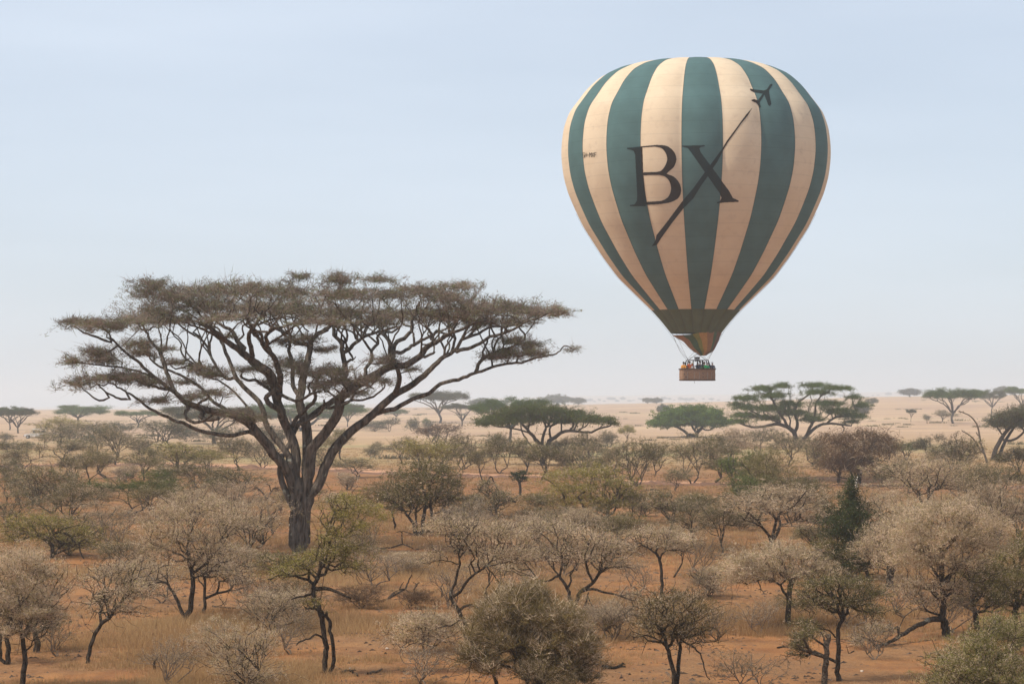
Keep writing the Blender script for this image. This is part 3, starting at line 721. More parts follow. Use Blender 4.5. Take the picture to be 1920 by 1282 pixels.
BX0=(1307.5-1305)/BS; ZR=zpx(692.0); ZB=zpx(713.2); bw,bd,bh=3.46,1.62,ZR-ZB; RZ=R(9)
bk=bpy.data.objects.new('basket',None)
def rr_outline(w,d,rad,k=5):
    o=[]
    for cx,cy,a0 in ((w/2-rad,d/2-rad,0),(-w/2+rad,d/2-rad,90),(-w/2+rad,-d/2+rad,180),(w/2-rad,-d/2+rad,270)):
        for q in range(k+1):
            a=R(a0+90*q/k); o.append((cx+rad*math.cos(a),cy+rad*math.sin(a)))
    return o
def ringwall(mb,specs,m=0,closed=True):
    n=len(specs[0][0]); V=[]
    for o,z in specs:
        V+=[(p[0],p[1],z) for p in o]
    Fs=[(i*n+j,i*n+(j+1)%n,(i+1)*n+(j+1)%n,(i+1)*n+j) for i in range(len(specs)-1) for j in range(n)]
    mb.add(V,Fs,m)
mb=MB(); oo=lambda k: rr_outline(bw*k,bd*k,.22)
prof=[(1-.015,ZB+.07),(1.0,ZB+.25),(1.004,ZB+.6),(.995,ZB+.9),(1.0,ZR-.02),(.955,ZR-.02),(.955,ZB+.12)]
ringwall(mb,[(oo(k),z) for k,z in prof]); n=len(oo(1))
mb.add([(p[0]*.955,p[1]*.955,ZB+.12) for p in oo(1)],[tuple(range(n))]); mb.add([(p[0]*.985,p[1]*.985,ZB+.07) for p in oo(1)],[tuple(range(n))[::-1]])
bas=mb.build('basket',M_WICK,BL); bas.location=(BX0,0,0); bas.rotation_euler=(0,0,RZ)
mb=MB(); ringwall(mb,[(oo(k),z) for k,z in [(.93,ZR-.03),(1.03,ZR-.05),(1.045,ZR+.02),(1.02,ZR+.07),(.96,ZR+.07),(.93,ZR+.01)]]); mb.build('padded_rim',M_LEATH,bas,True)
mb=MB(); ringwall(mb,[(oo(k),z) for k,z in [(.97,ZB+.12),(1.012,ZB+.11),(1.015,ZB+.02),(.98,ZB-.02),(.5,ZB-.03)]]); mb.build('leather_skid',M_LEATH,bas)
for xx in (-.50,.02,.86,1.30,-1.2):
    mb=MB(); mb.box((xx,-bd/2-.012,(ZR+ZB)/2-.08),(.055,.03,bh*.62)); mb.build('strap',M_STRAP,bas)
for xx,zz in ((-1.52,.66),(-1.18,.68),(-1.36,.36),(.42,.68),(.42,.36)):
    mb=MB(); mb.box((xx,-bd/2-.006,ZB+zz),(.17 if zz<.5 and xx<0 else .11,.03,.055)); mb.build('foothold',M_BLACK,bas)  # black boxes on the wall stand in for the shade inside foothold holes
# frame and burner
ZF=zpx(675.3); tops=[]
for sx_ in (-1,1):
    for sy_ in (-1,1):
        a=(sx_*1.26,sy_*.66,ZR); c_=(sx_*1.02,sy_*.42,ZF); mb=MB(); mb.tube([a,c_],.055,8); mb.build('frame_upright',M_BLACK,bas); tops.append(c_)
for sx_ in (-.55,-.1,.42,.5):
    mb=MB(); mb.tube([(sx_,-.62,ZR),(sx_*.95,-.42,ZF)],.05,8); mb.build('frame_upright',M_BLACK,bas)
mb=MB(); sq=[(-1.02,-.42,ZF),(1.02,-.42,ZF),(1.02,.42,ZF),(-1.02,.42,ZF)]
for i in range(4): mb.tube([sq[i],sq[(i+1)%4]],.04,8)
mb.tube([(-.35,-.42,ZF),(-.35,.42,ZF)],.03); mb.tube([(.55,-.42,ZF),(.55,.42,ZF)],.03)
fr=mb.build('burner_frame',M_STEEL,bas)
mb=MB()
for dx in (-.22,.02):
    for dy in (-.2,.2):
        cx=.08+dx; mb.tube([(cx,dy,ZF-.12),(cx,dy,ZF+.10)],.085,10); mb.tube([(cx,dy,ZF+.10),(cx,dy,ZF+.13)],.13,12)
        mb.tube([(cx,dy,ZF+.30),(cx,dy,ZF+.34)],.13,12)
        for k in range(5):
            zz=ZF+.16+.035*k; mb.tube([(cx+.12*math.cos(q),dy+.12*math.sin(q),zz+.03*q/6.28) for q in np.linspace(0,6.28,9)],.012,4)
mb.build('burner',M_STEEL,bas)
# flying wires
mb=MB(); rot=Matrix.Rotation(RZ,3,'Z')
def wl(p): v=rot@Vector(p); return np.array([v.x+BX0,v.y,v.z])
for a,cr in ((-92,0),(-80,1),(-60,0),(-100,2),(-40,3),(60,2),(75,3),(88,1),(100,0),(120,0),(-130,3),(-150,2),(150,1)):
    aa=R(a); r_=47/BS; p=np.array([(1307-1305)/BS+math.sin(aa)*r_,-math.cos(aa)*r_,zpx(625.5)-math.sin(aa)*.0]); q=wl(tops[cr] if cr<4 else tops[0])
    mid=(p+q)/2+np.array([0,0,-.12-.12*(abs(a)%3)])
    mb.tube(crom([p,mid,q],5),.010,4,0,False)
mb.build('flying_wire',M_TAPE,BL)
mb=MB()
for a in (84,92,-88):
    pts=[]
    for i in range(int(NZ*.62),NZ,4):
        rr_=rs[i]+.12; aa=R(a); pts.append((math.sin(aa)*rr_,-math.cos(aa)*rr_,zs[i]))
    pts.append(tuple(wl((1.02*np.sign(a),-.42,ZF)))); mb.tube(pts,.010,4,0,False)
mb.tube([wl((-.55,-.75,ZB+.1)),wl((-.53,-.84,ZB-.1)),wl((-.46,-.86,ZB-.28))],.016,5)
mb.build('control_line',M_TAPE,BL)

# passengers
M_SKIN=plain('skin',(.42,.25,.17)); M_SKIN2=plain('dark_skin',(.12,.065,.04))
def cloth(c): return plain('cloth',c,var=.1,scale=9)
def skinmesh(name,verts,edges,rad,mat,parent,sub=1):
    me=bpy.data.meshes.new(name); me.from_pydata(verts,edges,[]); o=bpy.data.objects.new(name,me); COL.objects.link(o)
    sm=o.modifiers.new('s','SKIN'); 
    for i,r_ in enumerate(rad):
        o.data.skin_vertices[0].data[i].radius=(r_ if isinstance(r_,tuple) else (r_,r_))
    o.data.skin_vertices[0].data[0].use_root=True
    if sub: o.modifiers.new('b','SUBSURF').levels=sub
    dg=bpy.context.evaluated_depsgraph_get(); m2=bpy.data.meshes.new_from_object(o.evaluated_get(dg)); bpy.data.objects.remove(o)
    m2.name=name; m2.polygons.foreach_set('use_smooth',[True]*len(m2.polygons)); m2.materials.clear()
    return link(name,m2,mat,parent)
BODYV=[(0,0,.92),(0,0,1.15),(0,-.01,1.36),(0,0,1.47),(0,-.01,1.53),(0,-.02,1.63),(0,-.02,1.70),
 (.17,0,1.38),(-.17,0,1.38),(.10,0,.86),(-.10,0,.86),(.11,0,.48),(-.11,0,.48),(.11,.02,.09),(-.11,.02,.09),(.11,-.12,.04),(-.11,-.12,.04)]
BODYE=[(0,1),(1,2),(2,3),(3,4),(4,5),(5,6),(2,7),(2,8),(0,9),(0,10),(9,11),(10,12),(11,13),(12,14),(13,15),(14,16)]
BODYR=[(.15,.11),(.135,.10),(.17,.11),.06,.06,.095,.06,.065,.065,.085,.085,.06,.06,.042,.042,.035,.035]
def arms(pose,rg):
    V=[];E=[];Rr=[];base=len(BODYV)
    for k,sx_ in ((7,1),(8,-1)):
        if pose=='lean': el=(sx_*.25,-.12,1.15); ha=(sx_*.16,-.33,1.14)
        elif pose=='up': el=(sx_*.27,-.16,1.33) ; ha=(sx_*.10,-.24,1.56)
        else: el=(sx_*.26,.02,1.12); ha=(sx_*.24,-.14,.92)
        i=base+len(V); wr=tuple(np.array(el)+(np.array(ha)-np.array(el))*.85)
        V+=[el,wr,ha]; E+=[(k,i),(i,i+1),(i+1,i+2)]; Rr+=[.048,.033,.036]
        for f in range(4):
            V.append((ha[0]+(f-1.5)*.02,ha[1]-.055,ha[2]-.02)); E.append((i+2,base+len(V)-1)); Rr.append(.010)
        V.append((ha[0]-sx_*.05,ha[1]-.02,ha[2]+.02)); E.append((i+2,base+len(V)-1)); Rr.append(.011)
    return V,E,Rr
def person(lx,ly,sc,jc,hair,label,pose='lean',skin=None,hat=None,rz=0.0,trs=(.06,.07,.10)):
    p=wl((lx,ly,ZB+.12)); o=thing('person',label,'person',B0_+p,RZ+rz,'passengers standing in the balloon basket'); o.scale=(sc,sc,sc)
    av,ae,ar=arms(pose,rng)
    body=skinmesh('body',BODYV+av,BODYE+ae,BODYR+ar,skin or M_SKIN,o)
    jv=[BODYV[i] for i in (0,1,2,7,8)]; jv+= [av[0],av[1],av[8],av[9]]
    skinmesh('jacket',jv,[(0,1),(1,2),(2,3),(2,4),(3,5),(5,6),(4,7),(7,8)],[(.175,.135),(.16,.13),(.195,.135),.085,.085,.065,.05,.065,.05],cloth(jc),o)
    skinmesh('trousers',[BODYV[i] for i in (0,9,10,11,12,13,14)],[(0,1),(0,2),(1,3),(2,4),(3,5),(4,6)],[(.165,.125),.10,.10,.075,.075,.055,.055],cloth(trs),o)
    mb=MB(); n=12
    def dome(rx,rz_,z0,z1,m=0,y0=.0):
        V=[];k=5
        for i in range(k+1):
            t_=i/k; a=t_*math.pi/2
            for j in range(n):
                b_=2*math.pi*j/n; V.append((math.cos(b_)*rx*math.cos(a),-.02+y0+math.sin(b_)*rx*1.12*math.cos(a),z0+(z1-z0)*math.sin(a)))
        mb.add(V,[(i*n+j,i*n+(j+1)%n,(i+1)*n+(j+1)%n,(i+1)*n+j) for i in range(k) for j in range(n)],m)
    dome(.112,.1,1.60,1.79,0,.015)
    mb.build('hat' if hat else 'hair',cloth(hat or hair),o,True)
    if hat:
        mb=MB(); V=[(math.cos(2*math.pi*j/n)*q,-.03+math.sin(2*math.pi*j/n)*q*1.1,1.635) for q in (.105,.17) for j in range(n)]
        V+=[(v[0],v[1],1.625) for v in V]
        mb.add(V,[(j,(j+1)%n,n+(j+1)%n,n+j) for j in range(n)]+[(2*n+j,3*n+j,3*n+(j+1)%n,2*n+(j+1)%n) for j in range(n)]+[(n+j,n+(j+1)%n,3*n+(j+1)%n,3*n+j) for j in range(n)]); mb.build('hat_brim',cloth(hat),o,True)
    mb=MB(); mb.add([(-.016,-.118,1.615),(.016,-.118,1.615),(0,-.112,1.66),(0,-.145,1.62)],[(0,1,3),(0,3,2),(1,2,3)]); mb.build('nose',skin or M_SKIN,body)
    for ex in (-.036,.036):
        mb=MB(); mb.box((ex,-.117,1.655),(.022,.012,.010)); mb.build('eye',M_BLACK,body)
    mb=MB(); mb.box((0,-.112,1.585),(.045,.012,.010)); mb.build('mouth',M_LEATH,body)
    return o
bal=[(-1.50,-.35,1.0,(.72,.30,.03),(.02,.02,.02),'passenger in an orange-yellow jacket at the basket left end','lean',None,None),
 (-1.16,.25,.97,(.05,.06,.07),(.03,.03,.03),'passenger in dark clothes just right of the orange-yellow jacket','down',M_SKIN2,None),
 (-.90,-.45,1.03,(.70,.16,.05),(.03,.03,.03),'passenger in a red-orange top with camera raised left of centre','up',None,None),
 (-.60,-.48,.98,(.66,.58,.55),(.1,.1,.1),'passenger in a pale jacket and cream hat left of the burner','lean',None,(.75,.70,.52)),
 (-.08,-.48,.97,(.05,.08,.13),(.02,.02,.02),'passenger in dark blue jacket bending forward below the burner','up',None,None),
 (.22,-.30,1.05,(.22,.22,.24),(.05,.03,.02),'tall passenger in a grey jacket right of the burner','down',M_SKIN,None),
 (.62,-.50,1.0,(.03,.50,.16),(.03,.02,.02),'passenger in a bright green top facing the plain','lean',None,None),
 (.92,-.45,.97,(.03,.45,.18),(.35,.30,.28),'passenger in a dull green top with grey hair','lean',None,None),
 (1.16,-.2,.98,(.12,.17,.25),(.02,.02,.02),'passenger in a slate blue jacket near the right end','up',M_SKIN,None),
 (1.48,-.35,.99,(.05,.06,.09),(.05,.05,.05),'passenger in dark jacket and white hat at the right end','lean',None,(.78,.76,.74))]
for a in bal: person(a[0],a[1],a[2],a[3],a[4],a[5],a[6],a[7],a[8],rz=random.uniform(-.5,.5))
# ---------------------------------------------------------------- the great umbrella acacia
HL=[
 ([(560,1036),(561,1000),(562,965),(563,930),(563,895)],17,19,0.0),
 ([(548,1034),(549,990),(552,950),(558,915)],9,12,-.25),
 ([(575,1030),(573,985),(574,940),(576,900)],9,13,-.2),
 ([(560,985),(545,940),(530,905),(524,880),(530,850)],9,6,-.1),
 ([(560,935),(553,891),(553,842),(541,807),(530,779),(520,752)],13,9,.2),
 ([(556,930),(538,880),(513,849),(483,812),(470,797),(450,782),(429,775),(409,771),(374,765),(348,754)],10.5,6,-2.5),
 ([(545,880),(541,854),(520,826),(511,811),(500,797),(494,765),(481,746),(460,725),(445,706),(433,682),(422,657),(414,639),(409,630),(398,612),(380,595)],8,2.4,3.5),
 ([(489,818),(471,809),(431,815),(389,809),(347,792),(319,781),(294,770),(271,758),(254,744),(237,733),(221,725),(205,718)],5,1.8,-4.5),
 ([(253,750),(229,747),(214,742),(190,726),(180,714)],3,1.5,-5),
 ([(214,742),(186,750),(166,738),(152,727)],2.6,1.3,-4),
 ([(350,755),(334,740),(320,729),(295,714),(274,694),(258,678),(240,663),(222,647),(212,637),(205,625)],5.4,2,-5.5),
 ([(217,644),(190,635),(169,628),(152,620),(138,611)],3.2,1.4,-6),
 ([(334,742),(324,728),(315,711),(306,687),(300,663),(293,651),(282,639),(276,623),(269,611),(263,598)],5,2,-1.5),
 ([(276,623),(265,618),(258,605)],2.4,1.4,-1.8),
 ([(324,730),(305,728),(293,725),(274,720),(258,714)],4,2,-3.5),
 ([(300,718),(280,705),(262,697),(230,690),(190,685),(160,680)],3,1.4,-5),
 ([(443,780),(426,768),(412,760),(397,748),(381,727),(361,714),(337,702),(315,692),(294,685),(277,666),(265,653)],4.5,2,2.5),
 ([(445,706),(426,710),(415,700),(403,682),(393,663),(385,646),(371,633),(357,626),(340,612),(325,598)],4.2,2,5),
 ([(482,792),(467,766),(452,749),(440,736),(422,720),(409,712),(383,703),(366,698)],3.4,1.4,4.5),
 ([(385,705),(370,688),(350,686),(330,690),(318,683)],3,1.4,1),
 ([(409,706),(395,694),(372,684),(352,682)],2.8,1.6,3),
 ([(521,752),(508,703),(486,686),(470,672),(460,663),(443,650),(422,636),(405,622),(388,610),(366,600)],10.5,3,-3),
 ([(477,674),(469,651),(465,626),(475,612),(484,600),(492,585)],6,2.5,-5),
 ([(463,657),(446,641),(436,622),(417,609),(400,592)],6,2.5,-1),
 ([(422,636),(400,628),(385,620),(362,612),(345,605)],4,1.8,-5),
 ([(520,745),(503,729),(488,720),(477,713),(464,713),(450,705)],4,3,-1),
 ([(522,748),(524,720),(522,696),(511,669),(494,650),(486,636),(474,622),(466,600)],8,3,-5),
 ([(500,650),(501,641),(501,626),(513,617),(522,612),(546,607),(560,592)],5,2,-6),
 ([(491,645),(489,626),(477,617),(468,608)],4,2,-7),
 ([(486,636),(476,620),(462,611),(452,600)],3,1.6,-7.5),
 ([(513,617),(505,606),(520,596)],2.4,1.5,-7),
 ([(542,812),(528,775),(503,752),(502,742),(520,728)],7,5,-1.2),
 ([(575,905),(577,860),(577,819),(572,783),(563,755),(565,725),(568,700),(577,677),(582,651),(581,641)],12,6,1.5),
 ([(581,643),(560,645),(546,639),(532,626),(525,615),(515,598)],5,2.4,3),
 ([(581,643),(592,629),(608,619),(621,610),(632,603),(646,593),(654,575)],6,2.6,2.5),
 ([(592,629),(594,618),(597,606),(592,598),(585,603),(575,606),(570,612),(578,622)],2.4,1.8,3),
 ([(562,745),(549,720),(548,674),(542,655),(544,643),(541,617),(535,598)],5.5,2.4,5),
 ([(546,639),(530,625),(524,612)],3,1.6,6),
 ([(579,900),(583,860),(588,837),(612,807),(635,772),(637,747),(663,725),(697,706),(732,687),(760,685),(788,666),(800,649),(814,642),(828,632),(841,623),(869,613),(890,600)],12.5,2.2,-4),
 ([(540,845),(556,800),(577,783),(600,765),(625,750),(650,733),(680,715)],6,7,3),
 ([(545,812),(552,790),(572,770),(592,748),(590,725),(600,700)],5,4,-2),
 ([(684,712),(684,692),(696,677),(696,660),(709,646),(709,629),(720,623),(735,621),(750,612)],4.5,2.4,-1),
 ([(717,625),(728,640),(731,655),(732,685)],4,5,-3),
 ([(735,687),(740,646),(757,634),(771,620),(773,600),(781,586),(785,565)],5.5,2.4,0),
 ([(744,665),(762,658),(778,646),(798,635),(814,627),(819,620),(834,625),(852,630)],4.5,2,3),
 ([(778,646),(776,628),(774,618)],3,2,2),
 ([(645,720),(648,693),(642,663),(639,644),(627,627),(625,610),(622,595)],7,2.4,3.5),
 ([(650,660),(662,648),(670,641),(680,634),(692,629),(714,622),(738,616),(750,612)],5,2,5),
 ([(642,645),(649,635),(646,618),(635,601)],3.6,1.8,5),
 ([(672,640),(665,628),(662,616),(655,605)],2.6,1.5,6),
 ([(680,634),(684,618),(690,605),(688,592)],2.8,1.6,4),
 ([(655,672),(662,675),(668,668)],3.5,1,3),
 ([(645,755),(656,750),(680,747),(708,735),(720,725),(720,712)],3,1.6,-3),
 ([(656,748),(672,735),(690,725),(705,714)],2.5,1.4,-4),
 ([(574,955),(580,930),(598,905),(609,877),(626,844),(651,816),(684,790),(708,768),(738,742),(766,725),(797,704),(814,684),(834,668),(852,658),(865,637),(868,628),(880,610)],11.5,2.6,-2),
 ([(740,739),(749,714),(747,694)],6,5,-3.5),
 ([(850,660),(870,655),(892,649),(920,632),(954,623),(982,607),(1021,592),(1045,583)],4.5,1.6,-3),
 ([(864,637),(897,626),(920,612),(962,609),(990,598)],3.6,1.6,2),
 ([(847,658),(852,635),(848,620),(843,608)],3.4,2,1),
 ([(880,632),(895,615),(915,600),(930,592)],3,1.6,3),
 ([(820,640),(838,632),(852,615),(860,600)],3,1.6,-2),
 ([(705,773),(740,764),(774,747),(805,736),(824,719),(861,711),(881,702),(897,697),(926,688),(954,682),(982,680),(1010,671),(1038,667),(1052,663),(1063,652),(1078,656)],5.4,1.1,-1),
 ([(889,698),(903,674),(926,660),(945,654),(971,643),(985,636)],4.4,1.6,1),
 ([(926,661),(922,645),(930,630),(945,640)],2.2,1.2,2),
 ([(790,672),(812,663),(815,659)],3.6,1.5,-3.5),
 ([(550,800),(575,790),(600,775),(607,760),(606,750)],3.6,2.5,-4),
 ([(606,762),(620,764),(640,760),(655,752)],4,3,-4),
 ([(520,735),(545,748),(566,748),(585,738),(600,735)],4,2.6,-3.5),
 ([(585,738),(578,725),(590,712),(588,704)],2.4,1.4,-4),
 ([(386,770),(375,780),(390,786),(408,783)],6,5,-3.5),
 ([(388,776),(372,762),(380,750),(390,744),(388,735)],4,2,-4),
 ([(360,760),(350,775),(362,790),(382,790),(400,778)],4.5,3,-4.2),
]
HP=[(290,533,45,13),(275,548,30,9),(330,556,80,20),(290,585,65,17),(400,543,70,16),(390,575,80,19),(470,543,60,17),(480,578,80,19),(562,519,28,8),(550,548,60,17),(560,580,70,18),
 (638,523,38,14),(640,552,70,18),(640,585,60,14),(715,524,42,8),(730,552,60,15),(795,545,60,12),(868,536,40,9),(840,557,70,15),(740,590,90,15),(820,592,60,16),(880,582,70,20),(940,575,70,17),(1000,585,55,14),(1045,584,26,10),
 (330,600,60,9),(600,604,60,8),(700,606,50,9),(900,606,50,9),(960,604,50,8),(430,596,60,8),(250,601,48,12),(290,600,40,10),
 (135,602,28,8),(175,607,50,12),(215,612,40,12),(262,646,42,12),(270,662,38,10),(312,655,22,6),(135,676,28,8),(180,660,35,12),(197,675,38,13),
 (150,720,36,9),(200,709,58,12),(250,706,45,12),(282,716,38,9),(300,750,38,7),(345,716,24,7),(370,690,48,9),(330,680,28,7),(395,737,42,8),(360,745,28,8),(400,702,38,10),(430,775,34,8),(462,782,36,11),
 (530,640,28,9),(575,636,32,11),(612,656,30,8),(545,682,50,13),(572,700,38,11),(620,697,52,14),(640,716,42,13),(600,722,32,10),(480,692,34,7),(500,716,18,7),(725,676,42,11),(770,692,22,5),(700,712,50,9),(660,738,36,8),(430,630,18,5),
 (962,640,34,10),(990,647,32,15),(950,664,42,12),(1000,662,32,9),(1072,656,16,4),(925,668,28,7)]
HL=[(a_,b_*(.84 if i_>4 else .74),c_*.8,d_) for i_,(a_,b_,c_,d_) in enumerate(HL)]
_r=random.Random(3); _pts=[(x_,y_,d_) for pts_,_a,_b,d_ in HL for x_,y_ in pts_ if 600<y_<690]
for _x in range(300,960,8):
    tx,ty=_x+_r.uniform(-8,8),_r.uniform(572,600)-(8 if 430<_x<800 else -4); c_=[p_ for p_ in _pts if p_[1]>ty+26 and abs(p_[0]-tx)<60+_r.uniform(0,50)]
    if not c_: continue
    x_,y_,d_=_r.choice(c_); m_=[(x_,y_)]
    for q_ in (.25,.5,.75,1): m_.append((x_+(tx-x_)*(q_**1.15)+_r.uniform(-6,6),y_+(ty-y_)*q_+_r.uniform(-5,5)))
    HL.append((m_,_r.uniform(1.6,2.6),.9,d_+_r.uniform(-3,3)))
hero,hsk=traced('great_umbrella_acacia','huge flat-topped brown umbrella acacia with many crooked limbs in the left half','acacia tree',560,1036,HL,HP,'mauve',
   bark=M_BARK_BIG,leaf=M_LEAF_BIG,depth=3.2,attr=7600,per=27,ln=.30,wd=.020,sig=.12,spread=1.0,amul=1.0,pmul=1.0,soft=.74,tipr=.0125,bf=.22,wig=.04,big=20,up=.30,flat=.5,leafy=.35,clump=.5,seed=11,drop=.25,cap=.095,bare=0,scl=False)
for c in hero.children:
    if c.name.startswith('crown'): c.color=(.19,.195,.10,.56)
# ---------------------------------------------------------------- traced trees of the fore- and middle ground
FG='thorn trees scattered over the red ground'
def TT(label,px,py,limbs,pads,tone,**kw):
    a=dict(group=FG); a.update(kw); nm=a.pop('name','thorn_tree'); cat=a.pop('cat','thorn tree'); return traced(nm,label,cat,px,py,limbs,pads,tone,**a)[0]
TT('small thorn tree leaning right with curved dark trunk in the lower left clearing',164,1243,
 [([(164,1243),(166,1222),(178,1190),(190,1170),(203,1158),(222,1136),(240,1112),(255,1102)],5.5,3,0.),([(203,1158),(193,1140),(180,1122),(172,1105)],2,1,.6),([(222,1136),(245,1103),(268,1098),(290,1092),(305,1088)],3,1.3,-.6),
  ([(225,1132),(215,1112),(200,1108),(180,1115)],1.6,.8,-.6),([(240,1112),(232,1098),(235,1080)],1.6,.8,.5),([(268,1098),(275,1080),(290,1070)],1.4,.8,.6),([(205,1155),(230,1145),(260,1148)],1.4,.7,-.7)],
 [(200,1075,48,18),(240,1062,50,16),(285,1062,40,16),(215,1110,48,22),(265,1100,42,18),(190,1125,30,16),(230,1140,35,14)],'pale',seed=21,attr=430,per=20)
TT('large pale thorn tree with forked trunk behind the lower left clearing',340,1168,
 [([(340,1168),(350,1152),(358,1138),(362,1110),(361,1075),(354,1050),(350,1035)],7,4,0.),([(345,1158),(336,1135),(325,1108),(315,1095),(300,1088),(283,1082)],5,2,.9),([(354,1052),(335,1038),(310,1028),(290,1022)],2.6,1.2,-.8),
  ([(360,1066),(380,1040),(405,1020),(430,1005)],3,1.2,.6),([(350,1035),(355,1005),(365,980)],2.4,1,-.5),([(361,1085),(385,1075),(410,1068),(440,1070)],2,1,-.9),([(315,1095),(312,1070),(318,1050)],2,1,.8)],
 [(285,985,45,20),(330,960,60,25),(385,945,60,22),(430,975,50,24),(350,1005,70,24),(300,1025,50,18),(405,1025,50,20),(450,1035,40,20),(270,1045,40,16),(370,1050,40,16),(430,1075,45,14)],'pale',seed=22,attr=900,per=30,depth=2.2)
TT('bare twiggy thorn tree with short dark bole right of the forked trunk',381,1150,
 [([(381,1150),(384,1130),(383,1100),(386,1080)],4.5,3,0.),([(384,1100),(370,1085),(360,1078)],2,1,.4),([(386,1082),(400,1065),(420,1055)],2.2,1,-.5),([(386,1084),(395,1072),(430,1090),(450,1082)],1.6,.8,.4)],
 [(385,1055,35,18),(425,1060,40,18),(450,1090,35,14)],'mauve',seed=23,attr=240,per=22)
TT('yellow-olive spreading thorn tree with twisted black stem at the left edge',97,1046,
 [([(97,1046),(98,1028),(93,1018),(85,1012)],5,4,0.),([(93,1018),(100,1003),(112,996),(128,1000),(140,1012),(150,1018),(153,1035),(160,1050),(172,1064)],3.6,1.2,-.6),([(88,1014),(70,1002),(50,998),(25,1000)],3,1.2,.5),([(93,1018),(98,1000),(102,985)],3,1.2,.4),([(100,1003),(125,990),(150,985)],2.5,1.,.8)],
 [(30,985,45,18),(70,975,55,18),(110,980,50,18),(150,995,45,16),(20,1008,35,12),(70,1003,45,12),(170,1015,30,12)],'yolive',seed=24,attr=620,per=34)
TT('pale thorn tree with upright trunk cut by the lower left corner',42,1296,
 [([(42,1296),(44,1262),(46,1232),(42,1205),(38,1180),(36,1160)],7.5,5,0.),([(38,1185),(20,1160),(5,1130)],3.5,1.5,-.5),([(40,1190),(60,1160),(80,1130),(95,1115)],3.5,1.3,.5),([(36,1162),(38,1130),(30,1090)],3.5,1.4,0),([(45,1225),(62,1205),(85,1190)],2,1,-.6)],
 [(5,1060,45,24),(45,1045,50,22),(80,1075,40,22),(30,1095,60,24),(75,1120,42,22),(0,1130,40,24),(50,1150,55,20),(90,1150,28,14),(20,1180,40,14)],'pale',seed=25,attr=900,per=34,depth=1.6)
TT('twin-stemmed thorn tree half hidden at the left edge beside the corner tree',14,1245,
 [([(14,1245),(15,1220),(12,1190),(16,1165)],7,5,0.),([(2,1245),(1,1215),(0,1185),(-8,1160)],5,3,.4),([(15,1170),(30,1140),(50,1120)],3,1,.8)],
 [(-20,1150,40,22),(15,1145,35,18),(45,1125,30,16)],'grey',seed=26,attr=260,per=30)
TT('short stout thorn tree with blackened foot near the left edge',68,1222,
 [([(68,1222),(70,1205),(68,1190),(64,1170)],8,5,0.),([(66,1222),(56,1224),(48,1222)],3,1.5,-.4),([(64,1172),(80,1150),(95,1140)],3,1,.4),([(66,1175),(50,1150),(45,1130)],3,1,-.4)],
 [(85,1150,32,16),(55,1140,35,16),(95,1175,18,10)],'grey',seed=27,attr=220,per=26)
TT('gnarled broken thorn tree with thick dark trunk left of the bottom middle',610,1264,
 [([(612,1266),(611,1240),(612,1215),(607,1185),(604,1160),(600,1140)],6.5,6,0.),([(622,1262),(624,1225),(620,1190),(617,1165),(610,1150)],5,4,-.3),([(606,1165),(603,1145),(590,1138),(575,1142)],5,2,-.4),([(600,1142),(590,1125),(588,1105),(592,1090),(598,1078)],6.5,4.5,.3),
  ([(610,1198),(598,1190),(585,1196),(570,1200),(558,1208)],3,1.3,-.8),([(598,1082),(603,1050),(608,1025),(615,1000),(625,975),(630,960)],4,1.8,.2),([(600,1075),(612,1055),(618,1030),(628,1005),(640,990)],3,1.3,-.3),
  ([(594,1095),(570,1085),(545,1078),(520,1080),(505,1086)],4,1.3,-.6),([(600,1102),(622,1106),(645,1112),(660,1120)],5,1.8,-.5),([(545,1078),(530,1068),(515,1070)],1.6,1,.3),([(590,1112),(570,1118),(550,1122)],3.4,1.4,.3),([(600,1068),(606,1045),(600,1020)],2.2,1,.4)],
 [(650,935,45,16),(690,955,40,16),(715,968,22,10),(640,965,40,18),(625,1000,40,20),(600,1040,40,20),(560,1058,40,16),(530,1075,35,12),(645,1030,45,18),(665,1060,35,12),(590,1130,25,10),(680,985,30,12)],'yolive',seed=28,attr=560,per=22,soft=.75)
TT('slender forked thorn tree with pale twiggy crown right of the bottom middle brush pile',893,1252,
 [([(893,1252),(887,1225),(877,1195),(872,1170),(866,1155),(856,1135),(847,1118),(846,1105)],6,4,0.),([(846,1108),(853,1085),(860,1060),(858,1035),(862,1010)],3.6,1.4,.5),([(850,1120),(868,1100),(885,1080),(905,1065),(920,1050),(930,1020)],3.6,1.3,-.5),
  ([(861,1147),(866,1138),(880,1133),(900,1140),(915,1150)],3.4,2,-.9),([(905,1065),(935,1058),(960,1050),(985,1040)],2,1,-.6),([(860,1060),(845,1052),(820,1050),(805,1056)],1.6,.9,.7),([(862,1012),(845,1000),(830,990)],1.4,.8,.4),([(885,1080),(880,1060),(885,1045)],1.4,.8,.2),
  ([(868,1158),(845,1170),(820,1175)],2,1,-.7),([(930,1022),(945,1005),(955,990)],1.4,.8,-.5)],
 [(820,985,40,18),(865,980,45,20),(915,990,48,20),(955,1000,40,20),(880,1020,50,16),(945,1035,50,16),(820,1045,30,12),(985,1040,40,14)],'pale',seed=29,attr=640,per=20,depth=1.8)
TT('low pale thorn thicket left of the forked thorn tree',795,1222,
 [([(795,1222),(792,1200),(790,1185)],2,1.6,0.),([(792,1200),(775,1185),(765,1180)],1.4,.8,-.4),([(792,1190),(815,1175),(840,1160)],1.4,.8,.4),([(788,1195),(760,1205),(745,1230)],1.6,.8,-.6)],
 [(775,1165,45,20),(815,1160,48,18),(850,1170,30,15),(760,1195,35,14),(815,1190,45,15)],'pale',seed=30,attr=420,per=30,name='thorn_shrub',cat='shrub',group='low thorn shrubs on the red ground')
